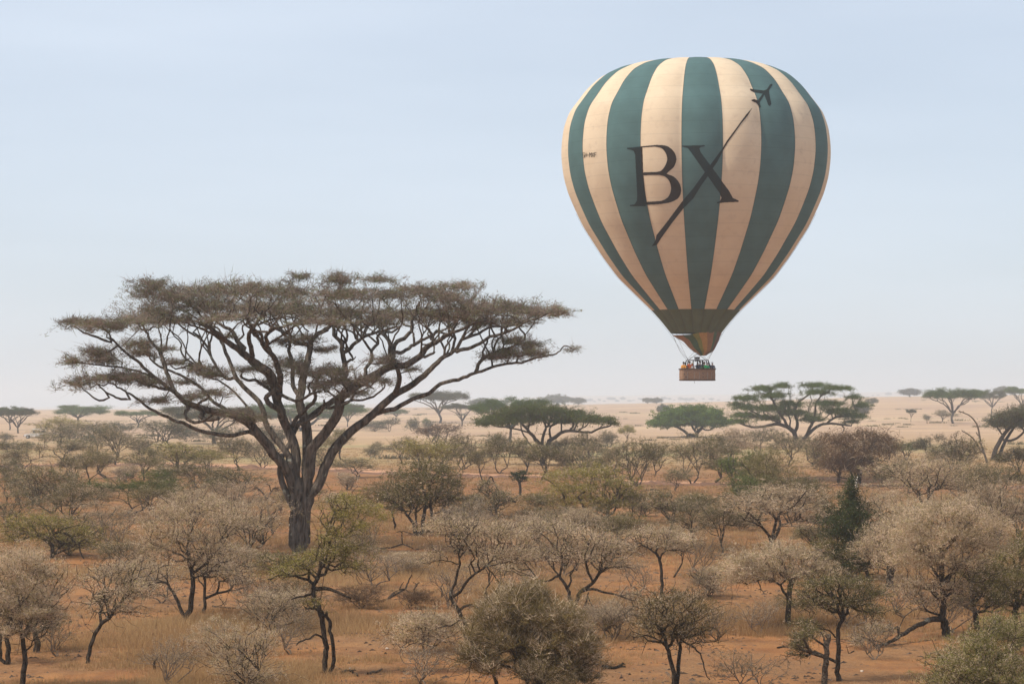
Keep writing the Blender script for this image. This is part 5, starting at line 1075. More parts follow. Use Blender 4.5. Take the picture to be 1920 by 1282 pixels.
# ---------------------------------------------------------------- trees placed from shared kinds
PLANTS=[
 # far acacias
 ('A0',18,764,806,62,'fgreen','small green acacia crown cut by the left edge of the photo'),
 ('A1',34,768,812,70,'fgrey','thin grey-green acacia standing behind the parked vehicle at left'),
 ('A2',147,761,797,108,'fgreen','dark green umbrella acacia alone on the bare plain at far left'),
 ('A3',258,771,802,74,'fgreen','low dark umbrella acacia between the lone left acacia and the great tree'),
 ('A0',402,763,832,176,'fgrey','pale-stemmed forked acacia seen under the great acacia left limbs'),
 ('G0',566,757,808,214,'fgreen','wide dark green acacia directly behind the great acacia trunk'),
 ('A1',652,757,800,50,'fgrey','hazy grey acacia peeping right of the dark one behind the trunk'),
 ('A2',742,768,788,40,'fgreen','tiny open umbrella acacia under the great tree right limb'),
 ('A3',825,736,793,104,'fgrey','tall hazy grey acacia standing on the plain left of the green umbrella'),
 ('A1',866,758,799,66,'fgrey','open bare-limbed acacia touching the right side of the tall hazy acacia'),
 ('A0',958,749,829,124,'fgreen','second umbrella acacia half hidden behind the dense central one'),
 ('A3',1787,731,794,104,'fgreen','green umbrella acacia on the open plain at right'),
 ('A0',1860,733,777,54,'fgrey','brownish small-crowned acacia right of the plain green umbrella'),
 ('A1',1916,727,772,66,'fgreen','green acacia crown cut by the right edge at the horizon'),
 ('A2',1635,747,769,20,'fgrey','tiny flat-topped acacia just right of the largest green acacia'),
 ('A3',1708,768,791,18,'fgrey','little umbrella acacia left of the plain green umbrella tree'),
 ('N0',1738,777,789,20,'grey','low grey bush right of the little umbrella acacia'),
 ('M0',1765,769,791,36,'grey','grey thorn tree close left of the plain green umbrella acacia'),
 # bluish far trees on the ridge
 ('B0',1045,741,760,54,'fgrey','large bluish hazy tree on the horizon right of the central acacia'),
 ('B1',1084,746,760,26,'fgrey','small bluish round tree on the horizon beside the large one'),
 ('B2',910,748,769,56,'fgrey','bluish hazy clump left of the central umbrella acacia'),
 ('B1',1214,746,757,18,'fgrey','bluish tree on the horizon left of the balloon basket'),
 ('B0',1231,746,757,24,'fgrey','dark flat bluish tree just below left of the basket'),
 ('B2',1706,729,744,36,'fgrey','bluish round tree on the right horizon standing alone'),
 ('B0',1826,731,742,26,'fgrey','bluish tree behind the plain green umbrella acacia'),
 ('B1',1880,725,741,30,'fgrey','pair-crowned bluish tree on the far right horizon'),
 ('B2',1902,728,741,26,'fgrey','hazy bluish tree at the right end of the horizon'),
 ('B0',1243,759,778,24,'fgrey','grey tree behind the left end of the rounded leafy tree'),
 ('B1',1617,756,781,26,'fgrey','dark blue-grey bush under the right branches of the largest green acacia'),
 # mid-distance row
 ('M1',104,782,826,84,'yolive','flat yellow-olive thorn tree beside the parked vehicle'),
 ('M2',140,796,838,62,'dolive','dark olive thorn tree touching the flat yellow-olive one'),
 ('N1',10,812,829,26,'grey','little grey bush left of the parked vehicle'),
 ('M3',28,826,864,72,'dolive','grey-olive thorn tree at the left edge behind the clearing'),
 ('M0',108,818,874,112,'grey','broad grey-olive thorn tree below the parked vehicle'),
 ('M1',216,800,872,84,'grey','upright grey thorn tree left of the twin-stemmed one'),
 ('M2',308,786,838,96,'fgrey','twin-stemmed hazy thorn tree under the great acacia left limbs'),
 ('N0',262,818,852,70,'grey','grey thicket between the upright and the twin-stemmed thorn trees'),
 ('M0',326,832,891,116,'yolive','olive thorn tree with fan of stems at the edge of the track'),
 ('M3',390,836,886,66,'olive','thorn tree right of the fan-stemmed olive one by the track'),
 ('M1',446,819,882,62,'dolive','round grey-green thorn tree at the track left of the great trunk'),
 ('M2',492,825,878,56,'grey','grey thorn tree close behind the left side of the great trunk'),
 ('N1',14,860,900,64,'grey','dark grey thorn shrub at the left edge beyond the clearing'),
 ('M3',140,852,910,50,'dolive','small olive thorn tree with black trunk left of the pair'),
 ('M0',166,840,914,76,'olive','olive thorn tree of the pair standing at the clearing'),
 ('M2',98,872,962,112,'grey','ragged grey thorn tree in front of the left clearing'),
 ('T1',232,886,968,152,'green','bright green bushy thorn tree in the left middle ground'),
 ('N0',234,872,905,66,'mauve','mauve-grey thorn shrub behind the bright green bushy tree'),
 ('T3',8,925,990,84,'grey','grey bush cut by the left edge below the clearing'),
 ('M1',448,878,938,120,'dolive','dark flat-crowned thorn tree left of the leafless sapling'),
 ('M2',600,832,872,56,'dolive','olive thorn tree seen between the great trunk and right limb'),
 ('M0',640,806,862,52,'olive','olive thorn tree in the fork of the great acacia right limb'),
 ('N1',702,790,809,54,'fgrey','hazy grey bush on the plain under the great right limb'),
 ('M3',730,782,809,32,'fgrey','taller hazy thorn tree right of the hazy grey bush'),
 ('N0',773,784,808,30,'fgrey','round hazy grey-green bush left of the tall hazy acacia'),
 ('M1',797,784,802,14,'fgreen','tiny green flat tree beside the round hazy bush'),
 ('N1',806,791,803,22,'fgrey','low hazy bush under the tall hazy acacia left side'),
 ('M2',820,795,836,76,'brown','brown thin-twigged thorn tree below the tall hazy acacia'),
 ('M0',703,828,853,30,'grey','small grey thorn tree alone on the straw grass'),
 ('M1',754,820,869,60,'dolive','olive thorn tree with dark fat trunk on the straw grass'),
 ('M3',800,824,898,80,'yolive','yellow-olive thorn tree behind the broad olive cluster'),
 ('M2',868,815,880,74,'dolive','olive thorn tree right of the yellow-olive one'),
 ('M1',668,858,895,82,'grey','small grey-green umbrella thorn tree on the track edge'),
 ('N0',652,886,918,50,'mauve','mauve thorn shrub right of the great acacia trunk'),
 ('M3',938,814,888,64,'dolive','olive thorn tree left of the central umbrella acacia trunk'),
 ('N1',935,815,845,46,'fgrey','grey-green bush behind the olive tree left of centre'),
 ('M0',985,824,888,58,'olive','olive thorn tree with many stems at the central acacia left foot'),
 ('M2',1060,820,872,66,'grey','grey-brown thorn tree right of the central acacia trunk'),
 ('M1',1102,812,874,56,'dolive','thorn tree with greener low branches right of the grey-brown one'),
 ('N0',1142,808,838,44,'grey','grey shrub left of the small bright tree'),
 ('M3',1173,797,830,28,'yolive','small bright yellow-green tree on the straw plain at centre'),
 ('M0',1155,832,895,64,'grey','grey thorn tree with dark leaning stem right of centre'),
 ('M2',1196,826,912,92,'dolive','dark olive thorn tree with slanting trunk at the track'),
 ('N1',1120,856,888,54,'olive','low green shrub beside the dark slanting tree'),
 ('M1',1267,876,922,50,'grey','little vase-shaped grey thorn tree near the track'),
 ('M3',1297,816,908,88,'grey','grey-olive thorn tree standing below the rounded leafy tree'),
 ('M0',1366,806,872,64,'mauve','mauve-brown thorn tree right of the grey-olive one'),
 ('M2',1388,848,935,96,'green','green leafy thorn tree in the right middle distance'),
 ('M1',1478,812,875,76,'grey','grey-brown thorn tree in front of the largest green acacia'),
 ('T4',1438,845,965,110,'olive','olive and lime thorn tree right of the green leafy one'),
 ('N0',1530,834,866,44,'yolive','yellow-olive shrub left of the drooping bare tree'),
 ('M3',1698,828,862,60,'far','dark green thorn tree right of the drooping bare tree'),
 ('M0',1745,816,868,64,'fgrey','grey-green thorn tree left of the dead crooked limbs'),
 ('M1',1806,818,905,84,'grey','grey-olive thorn tree under the dead crooked limbs'),
 ('T2',1748,858,985,180,'pale','very broad pale thorn tree in the right middle ground'),
 ('N1',1655,872,912,40,'olive','rusty olive shrub left of the very broad pale tree'),
 ('M2',1522,898,948,38,'far','blue-green drooping bush left of the conical tree top'),
 ('T5',1888,862,965,110,'dolive','olive-grey thorn tree at the right edge middle ground'),
 ('T0',1430,914,1042,200,'mauve','broad mauve-grey thorn tree left of the conical tree'),
 ('T3',1906,930,1012,80,'dark','dark green dense thorn tree cut by the right edge'),
 ('M0',1255,922,995,86,'grey','grey vase-shaped thorn tree right of the layered yellow-olive one'),
 ('T4',1352,938,1044,84,'grey','narrow grey thorn tree left of the broad mauve-grey one'),
 ('T2',1262,985,1082,70,'pale','pale thorn tree with thin posts-like stems behind the parasol crown'),
 ('T1',1165,965,1040,110,'olive','olive-grey thorn tree behind the parasol-crowned tree'),
 ('T5',1030,950,1032,130,'grey','grey thorn tree behind the wide V-stemmed tree'),
 ('M2',862,940,1034,96,'pale','pale thorn tree beside the broad olive cluster right side'),
 ('T3',160,945,1012,110,'mauve','mauve-grey thorn tree between the yellow-olive and bright green trees'),
 ('T0',420,905,985,110,'mauve','mauve thorn tree left of the leafless sapling'),
 ('T2',455,935,1062,120,'pale','pale thorn tree standing left of the great acacia base'),
 ('S0',462,1168,1296,204,'pale','wide pale thorn shrub at the bottom left of centre'),
 ('S1',512,1100,1186,140,'pale','pale twiggy thorn shrub left of the gnarled broken trunk'),
 ('T1',1200,905,980,64,'grey','small grey thorn tree beside the layered yellow-olive one'),
 ('M3',560,852,905,60,'grey','grey thorn tree hidden behind the great acacia trunk'),
 ('M1',12,880,940,70,'dolive','dark olive thorn tree at the left edge by the clearing'),
 ('M0',1560,925,1000,70,'grey','grey thorn tree left behind the conical tree'),
 ('M2',1650,925,1005,84,'mauve','mauve thorn tree right behind the conical tree'),
 ('T4',1875,905,1040,120,'mauve','mauve-grey thorn tree above the right-hand knotted trunk'),
 ('N0',1440,868,905,60,'dolive','dark olive shrub behind the olive and lime thorn tree'),
 ('M3',1340,856,905,56,'dolive','olive thorn tree left of the green leafy one'),
 ('T5',300,905,975,90,'olive','olive thorn tree right of the bright green bushy tree'),
 ('M1',185,800,850,70,'fgrey','hazy thorn tree left of the upright grey one'),
 ('M0',270,842,900,60,'dolive','dark thorn tree left of the fan-stemmed olive one'),
 ('M2',520,800,850,70,'fgrey','hazy thorn tree behind the great acacia lower left limb'),
 ('N1',350,800,828,60,'fgrey','hazy grey thicket behind the twin-stemmed thorn tree'),
 ('M3',230,790,825,56,'fgrey','hazy thorn tree on the plain edge behind the grey thicket'),
 ('M0',52,836,892,100,'grey','grey thorn tree filling the gap left of the broad grey-olive one'),
 ('M3',200,846,896,70,'dolive','low olive thorn tree right of the trunk pair at the clearing'),
 ('M1',60,895,948,90,'grey','spindly grey thorn tree just above the termite mound'),
 ('T4',128,905,1000,120,'grey','tall ragged grey thorn tree between the clearing and the bright green tree'),
 ('N1',186,906,938,70,'mauve','mauve-grey scrub left of the bright green bushy tree'),
 ('M2',372,862,925,92,'dolive','olive thorn tree in front of the track near the great trunk'),
 ('N0',316,872,908,84,'dolive','dull olive scrub below the fan-stemmed tree'),
 ('T0',372,920,1010,120,'pale','pale tangled thorn tree in the left middle ground'),
 ('T3',478,960,1030,110,'pale','low pale thorn tree left of the shaggy scrub at the great trunk'),
 ('M3',170,790,826,58,'dolive','hazy olive thorn tree right of the dark umbrella acacia foot'),
 ('M0',118,800,842,64,'grey','grey thorn tree under the flat yellow-olive one'),
 ('M2',420,800,846,64,'fgrey','hazy grey thorn tree under the great left limb near the trunk'),
 ('N0',700,836,858,44,'grey','small low shrub on the straw grass right of the great limb'),
 ('M1',836,828,892,72,'olive','olive thorn tree tucked behind the broad dark cluster'),
 ('T2',740,900,992,100,'dolive','dark olive thorn tree at the left side of the broad cluster'),
 ('T5',850,960,1040,110,'mauve','mauve thorn tree in front of the broad dark cluster'),
 ('M0',905,838,900,60,'dolive','olive thorn tree behind the broken arching branch'),
 ('M3',1015,835,900,64,'dolive','thorn tree at the foot of the central umbrella acacia'),
 ('M2',1085,835,900,80,'grey','grey thorn tree behind the layered yellow-olive one'),
 ('M1',1228,830,892,64,'dolive','olive-grey thorn tree between the slanting trunk and the grey-olive one'),
 ('M0',1335,818,880,70,'dolive','dull olive thorn tree right of the grey-olive one'),
 ('T1',990,965,1050,130,'mauve','mauve thorn tree behind the left part of the V-stemmed crown'),
 ('T4',1075,955,1040,130,'pale','pale thorn tree directly below the layered yellow-olive one'),
 ('T3',1140,950,1020,90,'dolive','olive thorn tree right below the layered yellow-olive one'),
 ('T0',1305,940,1030,92,'grey','grey thorn tree left of the narrow one, right of the parasol crown'),
 ('M3',1420,800,850,64,'grey','grey thorn tree left of the foot of the largest green acacia'),
 ('M2',1525,818,870,60,'grey','grey thorn tree right of the foot of the largest green acacia'),
 ('T2',1398,890,975,110,'green','dull green thorn tree above the broad mauve-grey crown'),
 ('T5',1490,880,975,100,'dolive','dark olive thorn tree left of the conical tree top'),
 ('M0',1600,848,900,60,'grey','grey thorn tree behind the trunk of the drooping bare tree'),
 ('M1',1700,862,925,84,'grey','grey thorn tree left part of the right-hand thicket'),
 ('T4',1810,868,975,120,'grey','grey thorn tree right of the very broad pale tree'),
 ('T1',1700,925,1020,130,'pale','pale thorn tree above the stout leaning bole'),
 ('T0',1825,930,1030,150,'pale','pale thorn tree behind the tall pale tree crown'),
 ('M3',1900,838,900,70,'dolive','olive thorn tree at the right edge below the leaning acacia'),
 ('M2',1775,836,885,70,'dolive','olive thorn tree below the dead crooked limbs left side'),
 ('T3',1550,960,1040,100,'grey','grey thorn tree at the left foot of the conical tree'),
 ('S1',680,1098,1140,90,'brown','low brown brush left of the dead sticks'),
 ('S0',765,1104,1140,84,'brown','low brown brush under the hooked dead stick'),
 ('S2',1010,1235,1320,110,'scrub','lower brown-olive shrub in front of the large bottom middle shrub'),
 ('S0',655,1000,1070,110,'scrub','wispy olive scrub right of the great acacia base'),
 ('S2',1330,1065,1120,90,'pale','wispy pale shrub between the parasol tree and the pale-barked one'),
 ('S0',1150,1130,1200,110,'mauve','sparse mauve twig shrub right of the V-stemmed tree foot'),
 ('S1',230,1010,1062,100,'grey','grey scrub behind the small leaning thorn tree'),
 ('S2',1880,1060,1140,110,'olive','olive scrub at the right edge behind the knotted trunk'),
 ('T5',915,1030,1120,100,'pale','sparse pale thorn tree between the forked and the V-stemmed tree'),
 ('S1',545,1085,1150,120,'scrub','wispy scrub left of the broken trunk top'),
 ('N0',70,905,940,80,'grey','low grey scrub between the spindly tree and the clearing'),
 ('N1',330,905,940,90,'grey','low grey scrub behind the pale tangled thorn tree'),
 ('N0',405,898,930,70,'olive','low olive scrub at the left foot of the dark flat-crowned tree'),
 ('N1',640,925,955,70,'mauve','low mauve scrub right of the great trunk in the open'),
 ('N0',885,925,955,60,'grey','low grey scrub left of the broken arching branch'),
 ('N1',1015,925,958,80,'dolive','low dark scrub left of the layered yellow-olive tree'),
 ('N0',1210,935,968,70,'grey','low grey scrub right of the layered yellow-olive tree'),
 ('N1',1310,925,960,80,'dolive','low dark scrub left of the dull green thorn tree'),
 ('N0',1390,955,995,90,'grey','low grey scrub under the broad mauve-grey crown'),
 ('N1',1520,985,1020,80,'dolive','low dark scrub left of the conical tree foot'),
 ('N0',1700,1010,1050,110,'grey','low grey scrub right of the stout leaning bole'),
 ('N1',1840,985,1025,110,'olive','low olive scrub behind the tall pale tree'),
 ('N0',560,915,950,90,'dolive','low dark scrub just behind the great acacia trunk'),
 ('N1',130,1000,1040,110,'grey','low grey scrub right of the twisted black stem'),
 ('S0',250,1075,1118,90,'scrub','low scrub beside the forked trunk of the large pale tree'),
 ('S1',440,1020,1066,110,'pale','pale scrub right of the large pale forked tree'),
 ('S2',770,1035,1078,90,'pale','pale scrub around the long thin fallen branch'),
 ('S0',1410,1045,1085,90,'mauve','mauve scrub behind the pale-barked thorn tree crown'),
 ('S1',1500,1110,1150,80,'scrub','low scrub right of the pale-barked trunk'),
 ('W0',300,1060,1130,110,'pale','twiggy bush left of the forked trunk of the large pale tree'),
 ('W1',470,1085,1160,120,'mauve','twiggy bush right of the short dark bole'),
 ('W2',215,960,1030,110,'grey','twiggy bush above the small leaning thorn tree'),
 ('W3',545,1150,1226,100,'scrub','twiggy bush left of the gnarled broken trunk'),
 ('W0',705,1030,1100,130,'pale','twiggy bush right of the gnarled tree crown'),
 ('W1',840,1060,1140,110,'mauve','twiggy bush left of the slender forked tree'),
 ('W2',985,1060,1130,110,'pale','twiggy bush left of the V-stemmed trunk'),
 ('W3',1135,1120,1200,120,'mauve','twiggy bush under the long right limb of the V-stemmed tree'),
 ('W0',1195,1040,1110,90,'pale','twiggy bush left of the parasol tree trunk'),
 ('W1',1310,1000,1075,110,'grey','twiggy bush right of the parasol tree crown'),
 ('W2',1345,1130,1200,90,'scrub','twiggy bush below the left arm of the pale-barked tree'),
 ('W3',1425,1120,1188,90,'mauve','twiggy bush left of the pale-barked trunk foot'),
 ('W0',1600,1095,1180,130,'pale','twiggy bush behind the lichened crooked tree'),
 ('W1',1700,1080,1160,130,'pale','twiggy bush left of the tall pale tree trunk'),
 ('W2',1640,1160,1236,110,'scrub','twiggy bush around the end of the long low limb'),
 ('W3',1400,1215,1300,120,'scrub','twiggy bush at the bottom edge right of the multi-stemmed olive tree'),
 ('W0',800,1200,1290,130,'pale','twiggy bush at the bottom left of the large middle shrub'),
 ('W1',330,1195,1290,120,'pale','twiggy bush at the bottom edge right of the dark stump'),
 ('W2',108,1160,1230,90,'grey','twiggy bush between the corner tree and the leaning one'),
 ('W3',680,960,1040,90,'olive','twiggy bush behind the gnarled tree crown'),
 ('W0',1060,1010,1080,120,'grey','twiggy bush inside the stems of the V-stemmed tree'),
 ('W1',1790,1100,1186,120,'pale','twiggy bush right of the tall pale tree trunk'),
]
for p in PLANTS: plant(*p)
SPK=[]
rs_=random.Random(5)
for x in list(np.linspace(1098,1205,15))+list(np.linspace(1248,1345,12))+list(np.linspace(1560,1830,16)):
    x=x+rs_.uniform(-5,5); yy=np.interp(x,[1100,1350,1560,1900],[753,750,745,737])+rs_.uniform(-2.5,1.5)
    w=rs_.uniform(4,11); plant('B%d'%rs_.randrange(3),x,yy-w*.55,yy,w,'fgrey','tiny hazy bluish tree speck on the horizon plain','tiny tree specks on the horizon plain')
# ---------------------------------------------------------------- grass and litter
def vnoise(x,y,sc,seed):
    g=np.random.default_rng(seed).random((256,256)); u=x*sc; v=y*sc; i=np.floor(u).astype(int); j=np.floor(v).astype(int); fu=u-i; fv=v-j
    fu=fu*fu*(3-2*fu); fv=fv*fv*(3-2*fv)
    a=g[i%256,j%256]; b=g[(i+1)%256,j%256]; c=g[i%256,(j+1)%256]; d=g[(i+1)%256,(j+1)%256]
    return (a*(1-fu)+b*fu)*(1-fv)+(c*(1-fu)+d*fu)*fv
BL_=9
def grass(n,Y0,Y1,hb,wb,seed,keep=.5):
    rg=np.random.default_rng(seed); Y=Y0*(Y1/Y0)**rg.random(n); X=rg.uniform(-.30,.30,n)*Y
    # denser near the foot of the view: weight by area
    dn=.55*vnoise(X,Y,.13,1)+.3*vnoise(X,Y,.45,2)+.15*vnoise(X,Y,1.9,3)
    px=960+F*X/Y; py=YH+F*(HC-hgt(X,Y))/Y
    def blob(cx,cy,rx,ry,a): return a*np.exp(-((px-cx)/rx)**2-((py-cy)/ry)**2)
    dn=dn+blob(320,1190,230,45,.22)+blob(820,1060,170,30,.16)+blob(560,1130,120,40,.05)+blob(1000,955,90,30,.22)+blob(1320,1000,80,60,.1)+blob(1150,1245,130,20,.15)+blob(1500,1165,120,14,.12)+blob(700,1010,120,20,.05)+blob(820,1135,150,12,.16)
    dn=dn-blob(1560,1240,260,40,.22)-blob(740,1215,180,22,.14)-blob(230,1105,120,30,.12)-blob(130,1262,160,14,.2)-blob(1400,1130,160,25,.08)-blob(1350,1215,120,30,.15)-blob(640,890,300,14,.25)-blob(1300,905,260,10,.3)
    k=(dn+rg.normal(0,.06,n))>keep; X=X[k];Y=Y[k];dn=dn[k]; tk=rg.random(len(X)); ox=rg.normal(0,1,(len(X)*BL_,2)); X=np.repeat(X,BL_);Y=np.repeat(Y,BL_);dn=np.repeat(dn,BL_);tk=np.repeat(tk,BL_); sp=.5+Y/160.; X=X+ox[:,0]*.07*sp; Y=Y+ox[:,1]*.07*sp; m=len(X)
    ok=np.ones(m,bool)
    Z=hgt(X,Y); h=hb*rg.uniform(.35,1.3,m)*np.clip(.5+1.6*(dn-keep),.5,1.35); w=wb*rg.uniform(.6,1.4,m)
    a=rg.uniform(0,6.283,m); le=rg.normal(0,.22,(m,2))+ox*.22; h*=np.clip(.55+.9*tk,.5,1.5)
    P=np.stack([X,Y,Z-.02],-1); s=np.stack([np.cos(a),np.sin(a)*.3,np.zeros(m)],-1)
    T=P+np.stack([le[:,0]*h,le[:,1]*h,h],-1)
    V=np.stack([P-s*w[:,None]*.5,P+s*w[:,None]*.5,T],1).reshape(-1,3)
    return V,np.clip(rg.random(m)*.3+tk*.35+.35*vnoise(X,Y,.3,9),0,1)
Vs=[];Ts=[]
for n,y0,y1,hb,wb,sd_ in ((120000,60,112,.32,.014,1),(80000,108,205,.32,.024,2),(36000,195,430,.32,.05,3)):
    v,tn=grass(n,y0,y1,hb,wb,sd_,.47 if y0<180 else .44); Vs.append(v);Ts.append(tn)
V=np.vstack(Vs); T_=np.concatenate(Ts); nn=len(T_)
m=bpy.data.materials.new('dry_grass'); m.use_nodes=True; t=m.node_tree; t.nodes.clear(); o_=N(t,'ShaderNodeOutputMaterial')
a1=N(t,'ShaderNodeAttribute'); a1.attribute_name='tint'; cr=N(t,'ShaderNodeValToRGB'); t.links.new(a1.outputs['Fac'],cr.inputs[0])
e=cr.color_ramp.elements; e[0].position=.1; e[0].color=(.20,.115,.055,1); e[1].position=.95; e[1].color=(.60,.42,.225,1)
x=e.new(.45); x.color=(.40,.245,.12,1); x=e.new(.7); x.color=(.52,.34,.165,1)
d=N(t,'ShaderNodeBsdfDiffuse'); tr=N(t,'ShaderNodeBsdfTranslucent'); ms=N(t,'ShaderNodeMixShader'); ms.inputs[0].default_value=.3
t.links.new(cr.outputs[0],d.inputs[0]); t.links.new(cr.outputs[0],tr.inputs[0]); t.links.new(d.outputs[0],ms.inputs[1]); t.links.new(tr.outputs[0],ms.inputs[2]); t.links.new(ms.outputs[0],o_.inputs[0])
tag(link('dry_grass',npmesh('dry_grass',V,np.arange(3*nn),np.full(nn,3),False,{'tint':T_}),m),'dry straw grass on the red soil','grass',kind='stuff')

# low scrub and grass tussocks dotted over the far plain
rg=np.random.default_rng(31); n=900; Y=330*(1900/330)**rg.random(n); X=rg.uniform(-.24,.24,n)*Y; kk=vnoise(X,Y*.5,.02,41)+rg.normal(0,.08,n)>.58; X=X[kk];Y=Y[kk];n=len(X); k=60
c=np.repeat(np.stack([X,Y,hgt(X,Y)],-1),k,0); sz=np.repeat(rg.uniform(.5,1.6,n),k)[:,None]; c=c+rg.normal(0,1,(n*k,3))*sz*np.array([.8,.8,.0])
d=rg.normal(0,.5,(n*k,3)); d[:,2]=1; s_=np.stack([np.ones(n*k),np.zeros(n*k),np.zeros(n*k)],-1)*.10*sz
tag(link('plain_scrub',npmesh('plain_scrub',np.stack([c-s_,c+s_,c+d*sz*.42*rg.uniform(.4,1.2,(n*k,1))],1).reshape(-1,3),np.arange(3*n*k),np.full(n*k,3),False),plain('plain_scrub',(.20,.165,.085),var=.4,scale=.1)),'low dull scrub dotted over the far plain','scrub',kind='stuff')

# twigs, clods and leaf litter strewn over the soil
rg=np.random.default_rng(77); n=26000; Y=60*(330/60)**rg.random(n); X=rg.uniform(-.28,.28,n)*Y; kk=(.6*vnoise(X,Y,.35,21)+.4*vnoise(X,Y,1.2,22)+rg.normal(0,.08,n))>.50; X=X[kk];Y=Y[kk];n=len(X)
a=rg.uniform(0,6.283,n); L=rg.uniform(.05,.35,n)*(.6+Y/200); w=rg.uniform(.012,.05,n)*(.6+Y/150); h=rg.uniform(.01,.07,n)
C=np.stack([X,Y,hgt(X,Y)],-1); d=np.stack([np.cos(a),np.sin(a),np.zeros(n)],-1); e_=np.stack([-np.sin(a),np.cos(a),np.zeros(n)],-1); up_=np.array([0,0,1.])
V=np.stack([C-d*L[:,None]*.5-e_*w[:,None],C-d*L[:,None]*.5+e_*w[:,None],C+d*L[:,None]*.5,C+up_*h[:,None]],1).reshape(-1,3); V[:,2]-=.003
q=np.arange(n)[:,None]*4; Fc=np.concatenate([(q+np.array([0,2,3])).ravel(),(q+np.array([2,1,3])).ravel(),(q+np.array([1,0,3])).ravel()])
tag(link('ground_litter',npmesh('ground_litter',V,Fc,np.full(3*n,3)),plain('litter',(.13,.085,.055),var=.5,scale=1.5)),'dry twigs and clods strewn over the soil','litter',kind='stuff')

# fallen wood, stumps, stones
def on(px,py): return ground(px,py)
def log(name,label,cat,pts,r,mat=None,depth=0.0,branches=(),lift=.6,group=None):
    g=on(*pts[0]); s=g[1]/F
    P=[]
    for i,p in enumerate(pts):
        q=at(p[0],p[1],g[1]+depth*i/(len(pts)-1)) if lift is None else on(*p)+np.array([0,0,r*s*lift])
        P.append(q-g)
    sk=Skel(); sk.limb(P,r*s,r*s*.45,wig=.02,k=3)
    for b in branches:
        sk.limb([at(q[0],q[1],g[1])-g for q in b[0]],b[1]*s,b[1]*s*.4,wig=.02,k=3)
    o=thing(name,label,cat,g,0,group); T=sk.mesh('wood',tip=.01,big=10); T.name='wood'; link('wood',T,mat or M_BARK,o); return o
log('fallen_log','fallen log with torn orange-brown end at the bottom right of centre','log',[(1132,1250),(1148,1254),(1162,1250),(1168,1246)],4,branches=[([(1160,1250),(1170,1252),(1174,1258),(1168,1264)],4.5),([(1163,1248),(1168,1243),(1172,1246)],2.5)])
log('fallen_log','dark short log lying on bare red soil at right','log',[(1458,1215),(1468,1213),(1478,1214)],2.6)
log('fallen_log','dark charred log left of the gnarled broken trunk foot','log',[(585,1264),(597,1261),(606,1263)],2.6)
log('fallen_log','split log lying right of the gnarled broken trunk foot','log',[(640,1262),(655,1258),(668,1264),(672,1268)],3,branches=[([(655,1259),(662,1254),(668,1256)],1.6)])
log('fallen_log','pale-ended log right of the split log','log',[(690,1264),(705,1261),(716,1256)],3,M_DEAD)
log('fallen_branch','long thin fallen branch lying right of the great acacia base','branch',[(704,1029),(720,1029),(738,1027),(755,1023),(775,1021)],2.2,branches=[([(755,1024),(755,1010),(754,998),(758,995),(775,1000)],1.4),([(765,1022),(775,1028),(778,1031)],1.2),([(754,998),(748,996),(741,999)],1)])
log('fallen_branch','dead branch lying in the straw of the lower left','branch',[(398,1137),(412,1139),(430,1140),(445,1142)],2,branches=[([(410,1138),(422,1128),(426,1120)],1),([(425,1139),(415,1125),(408,1112)],1)])
log('fallen_branch','weathered fallen limb lying beyond the track right of the great trunk','branch',[(596,872),(612,869),(628,870),(645,870),(655,870)],1.6,branches=[([(625,870),(620,865),(616,862)],1.2)])
log('fallen_log','dark log on the bare ground beyond the layered yellow-olive tree','log',[(1220,919),(1232,920),(1242,919),(1250,916)],2.2)
log('fallen_log','tiny dark log left of the log beyond the yellow-olive tree','log',[(1209,920),(1213,920),(1217,920)],1.6)
log('dead_brush','upright dead sticks rising out of the brush pile','dead branch',[(728,1124),(734,1116),(745,1108),(757,1106)],2.4,branches=[([(757,1108),(762,1095),(768,1084),(771,1077)],2),([(745,1108),(752,1098),(757,1090)],1.4),([(757,1106),(775,1112),(790,1114)],1)])
log('dead_brush','hooked dead stick at the right of the brush pile','dead branch',[(770,1128),(774,1118),(778,1105),(782,1094),(786,1091)],2,branches=[([(775,1112),(790,1112),(805,1115)],1.2),([(782,1095),(777,1091),(775,1093)],1)],lift=None)
log('dead_brush','dead forked stick left of the forked thorn tree','dead branch',[(824,1124),(828,1112),(826,1100),(830,1094)],1.8,branches=[([(827,1118),(838,1112),(846,1108)],1),([(828,1110),(820,1103)],.8)],lift=None)
log('tree_stump','short dark broken stump in the straw grass at lower left','stump',[(291,1256),(290,1247),(291,1240),(294,1234)],3.4,lift=None)
log('tree_stump','small dark stump in the grass right of the brush pile','stump',[(941,1188),(942,1184),(943,1181)],2,lift=None)
log('dead_tree','bleached white broken trunk in front of the drooping bare tree','dead tree',[(1606,915),(1604,903),(1603,897),(1601,892)],2.6,M_WHITE,lift=None,branches=[([(1604,903),(1607,897),(1608,893)],1.6)])
# termite mound
g=on(33,938); s=g[1]/F; me=bpy.data.meshes.new('mound'); bm_v=[];bm_f=[]
n=18;k=14
for i in range(k+1):
    q=i/k; z=q*14*s; r0=5.2*s*(1-q)**.8*(1+.25*math.sin(q*9))+.25*s
    for j in range(n):
        a=2*math.pi*j/n; r_=r0*(1+.25*mnoise.noise((math.cos(a)*1.5,math.sin(a)*1.5,q*4))); bm_v.append((r_*math.cos(a)+q*q*.4*s,r_*math.sin(a),z-.05))
bm_f=[(i*n+j,i*n+(j+1)%n,(i+1)*n+(j+1)%n,(i+1)*n+j) for i in range(k) for j in range(n)]+[tuple(k*n+j for j in range(n))]
me.from_pydata(bm_v,[],bm_f); me.update()
mo=link('termite_mound',me,plain('mound_earth',(.07,.045,.03),bump=.6,scale=3)); mo.location=tuple(g); tag(mo,'dark pointed termite mound in the clearing at the left edge','termite mound')
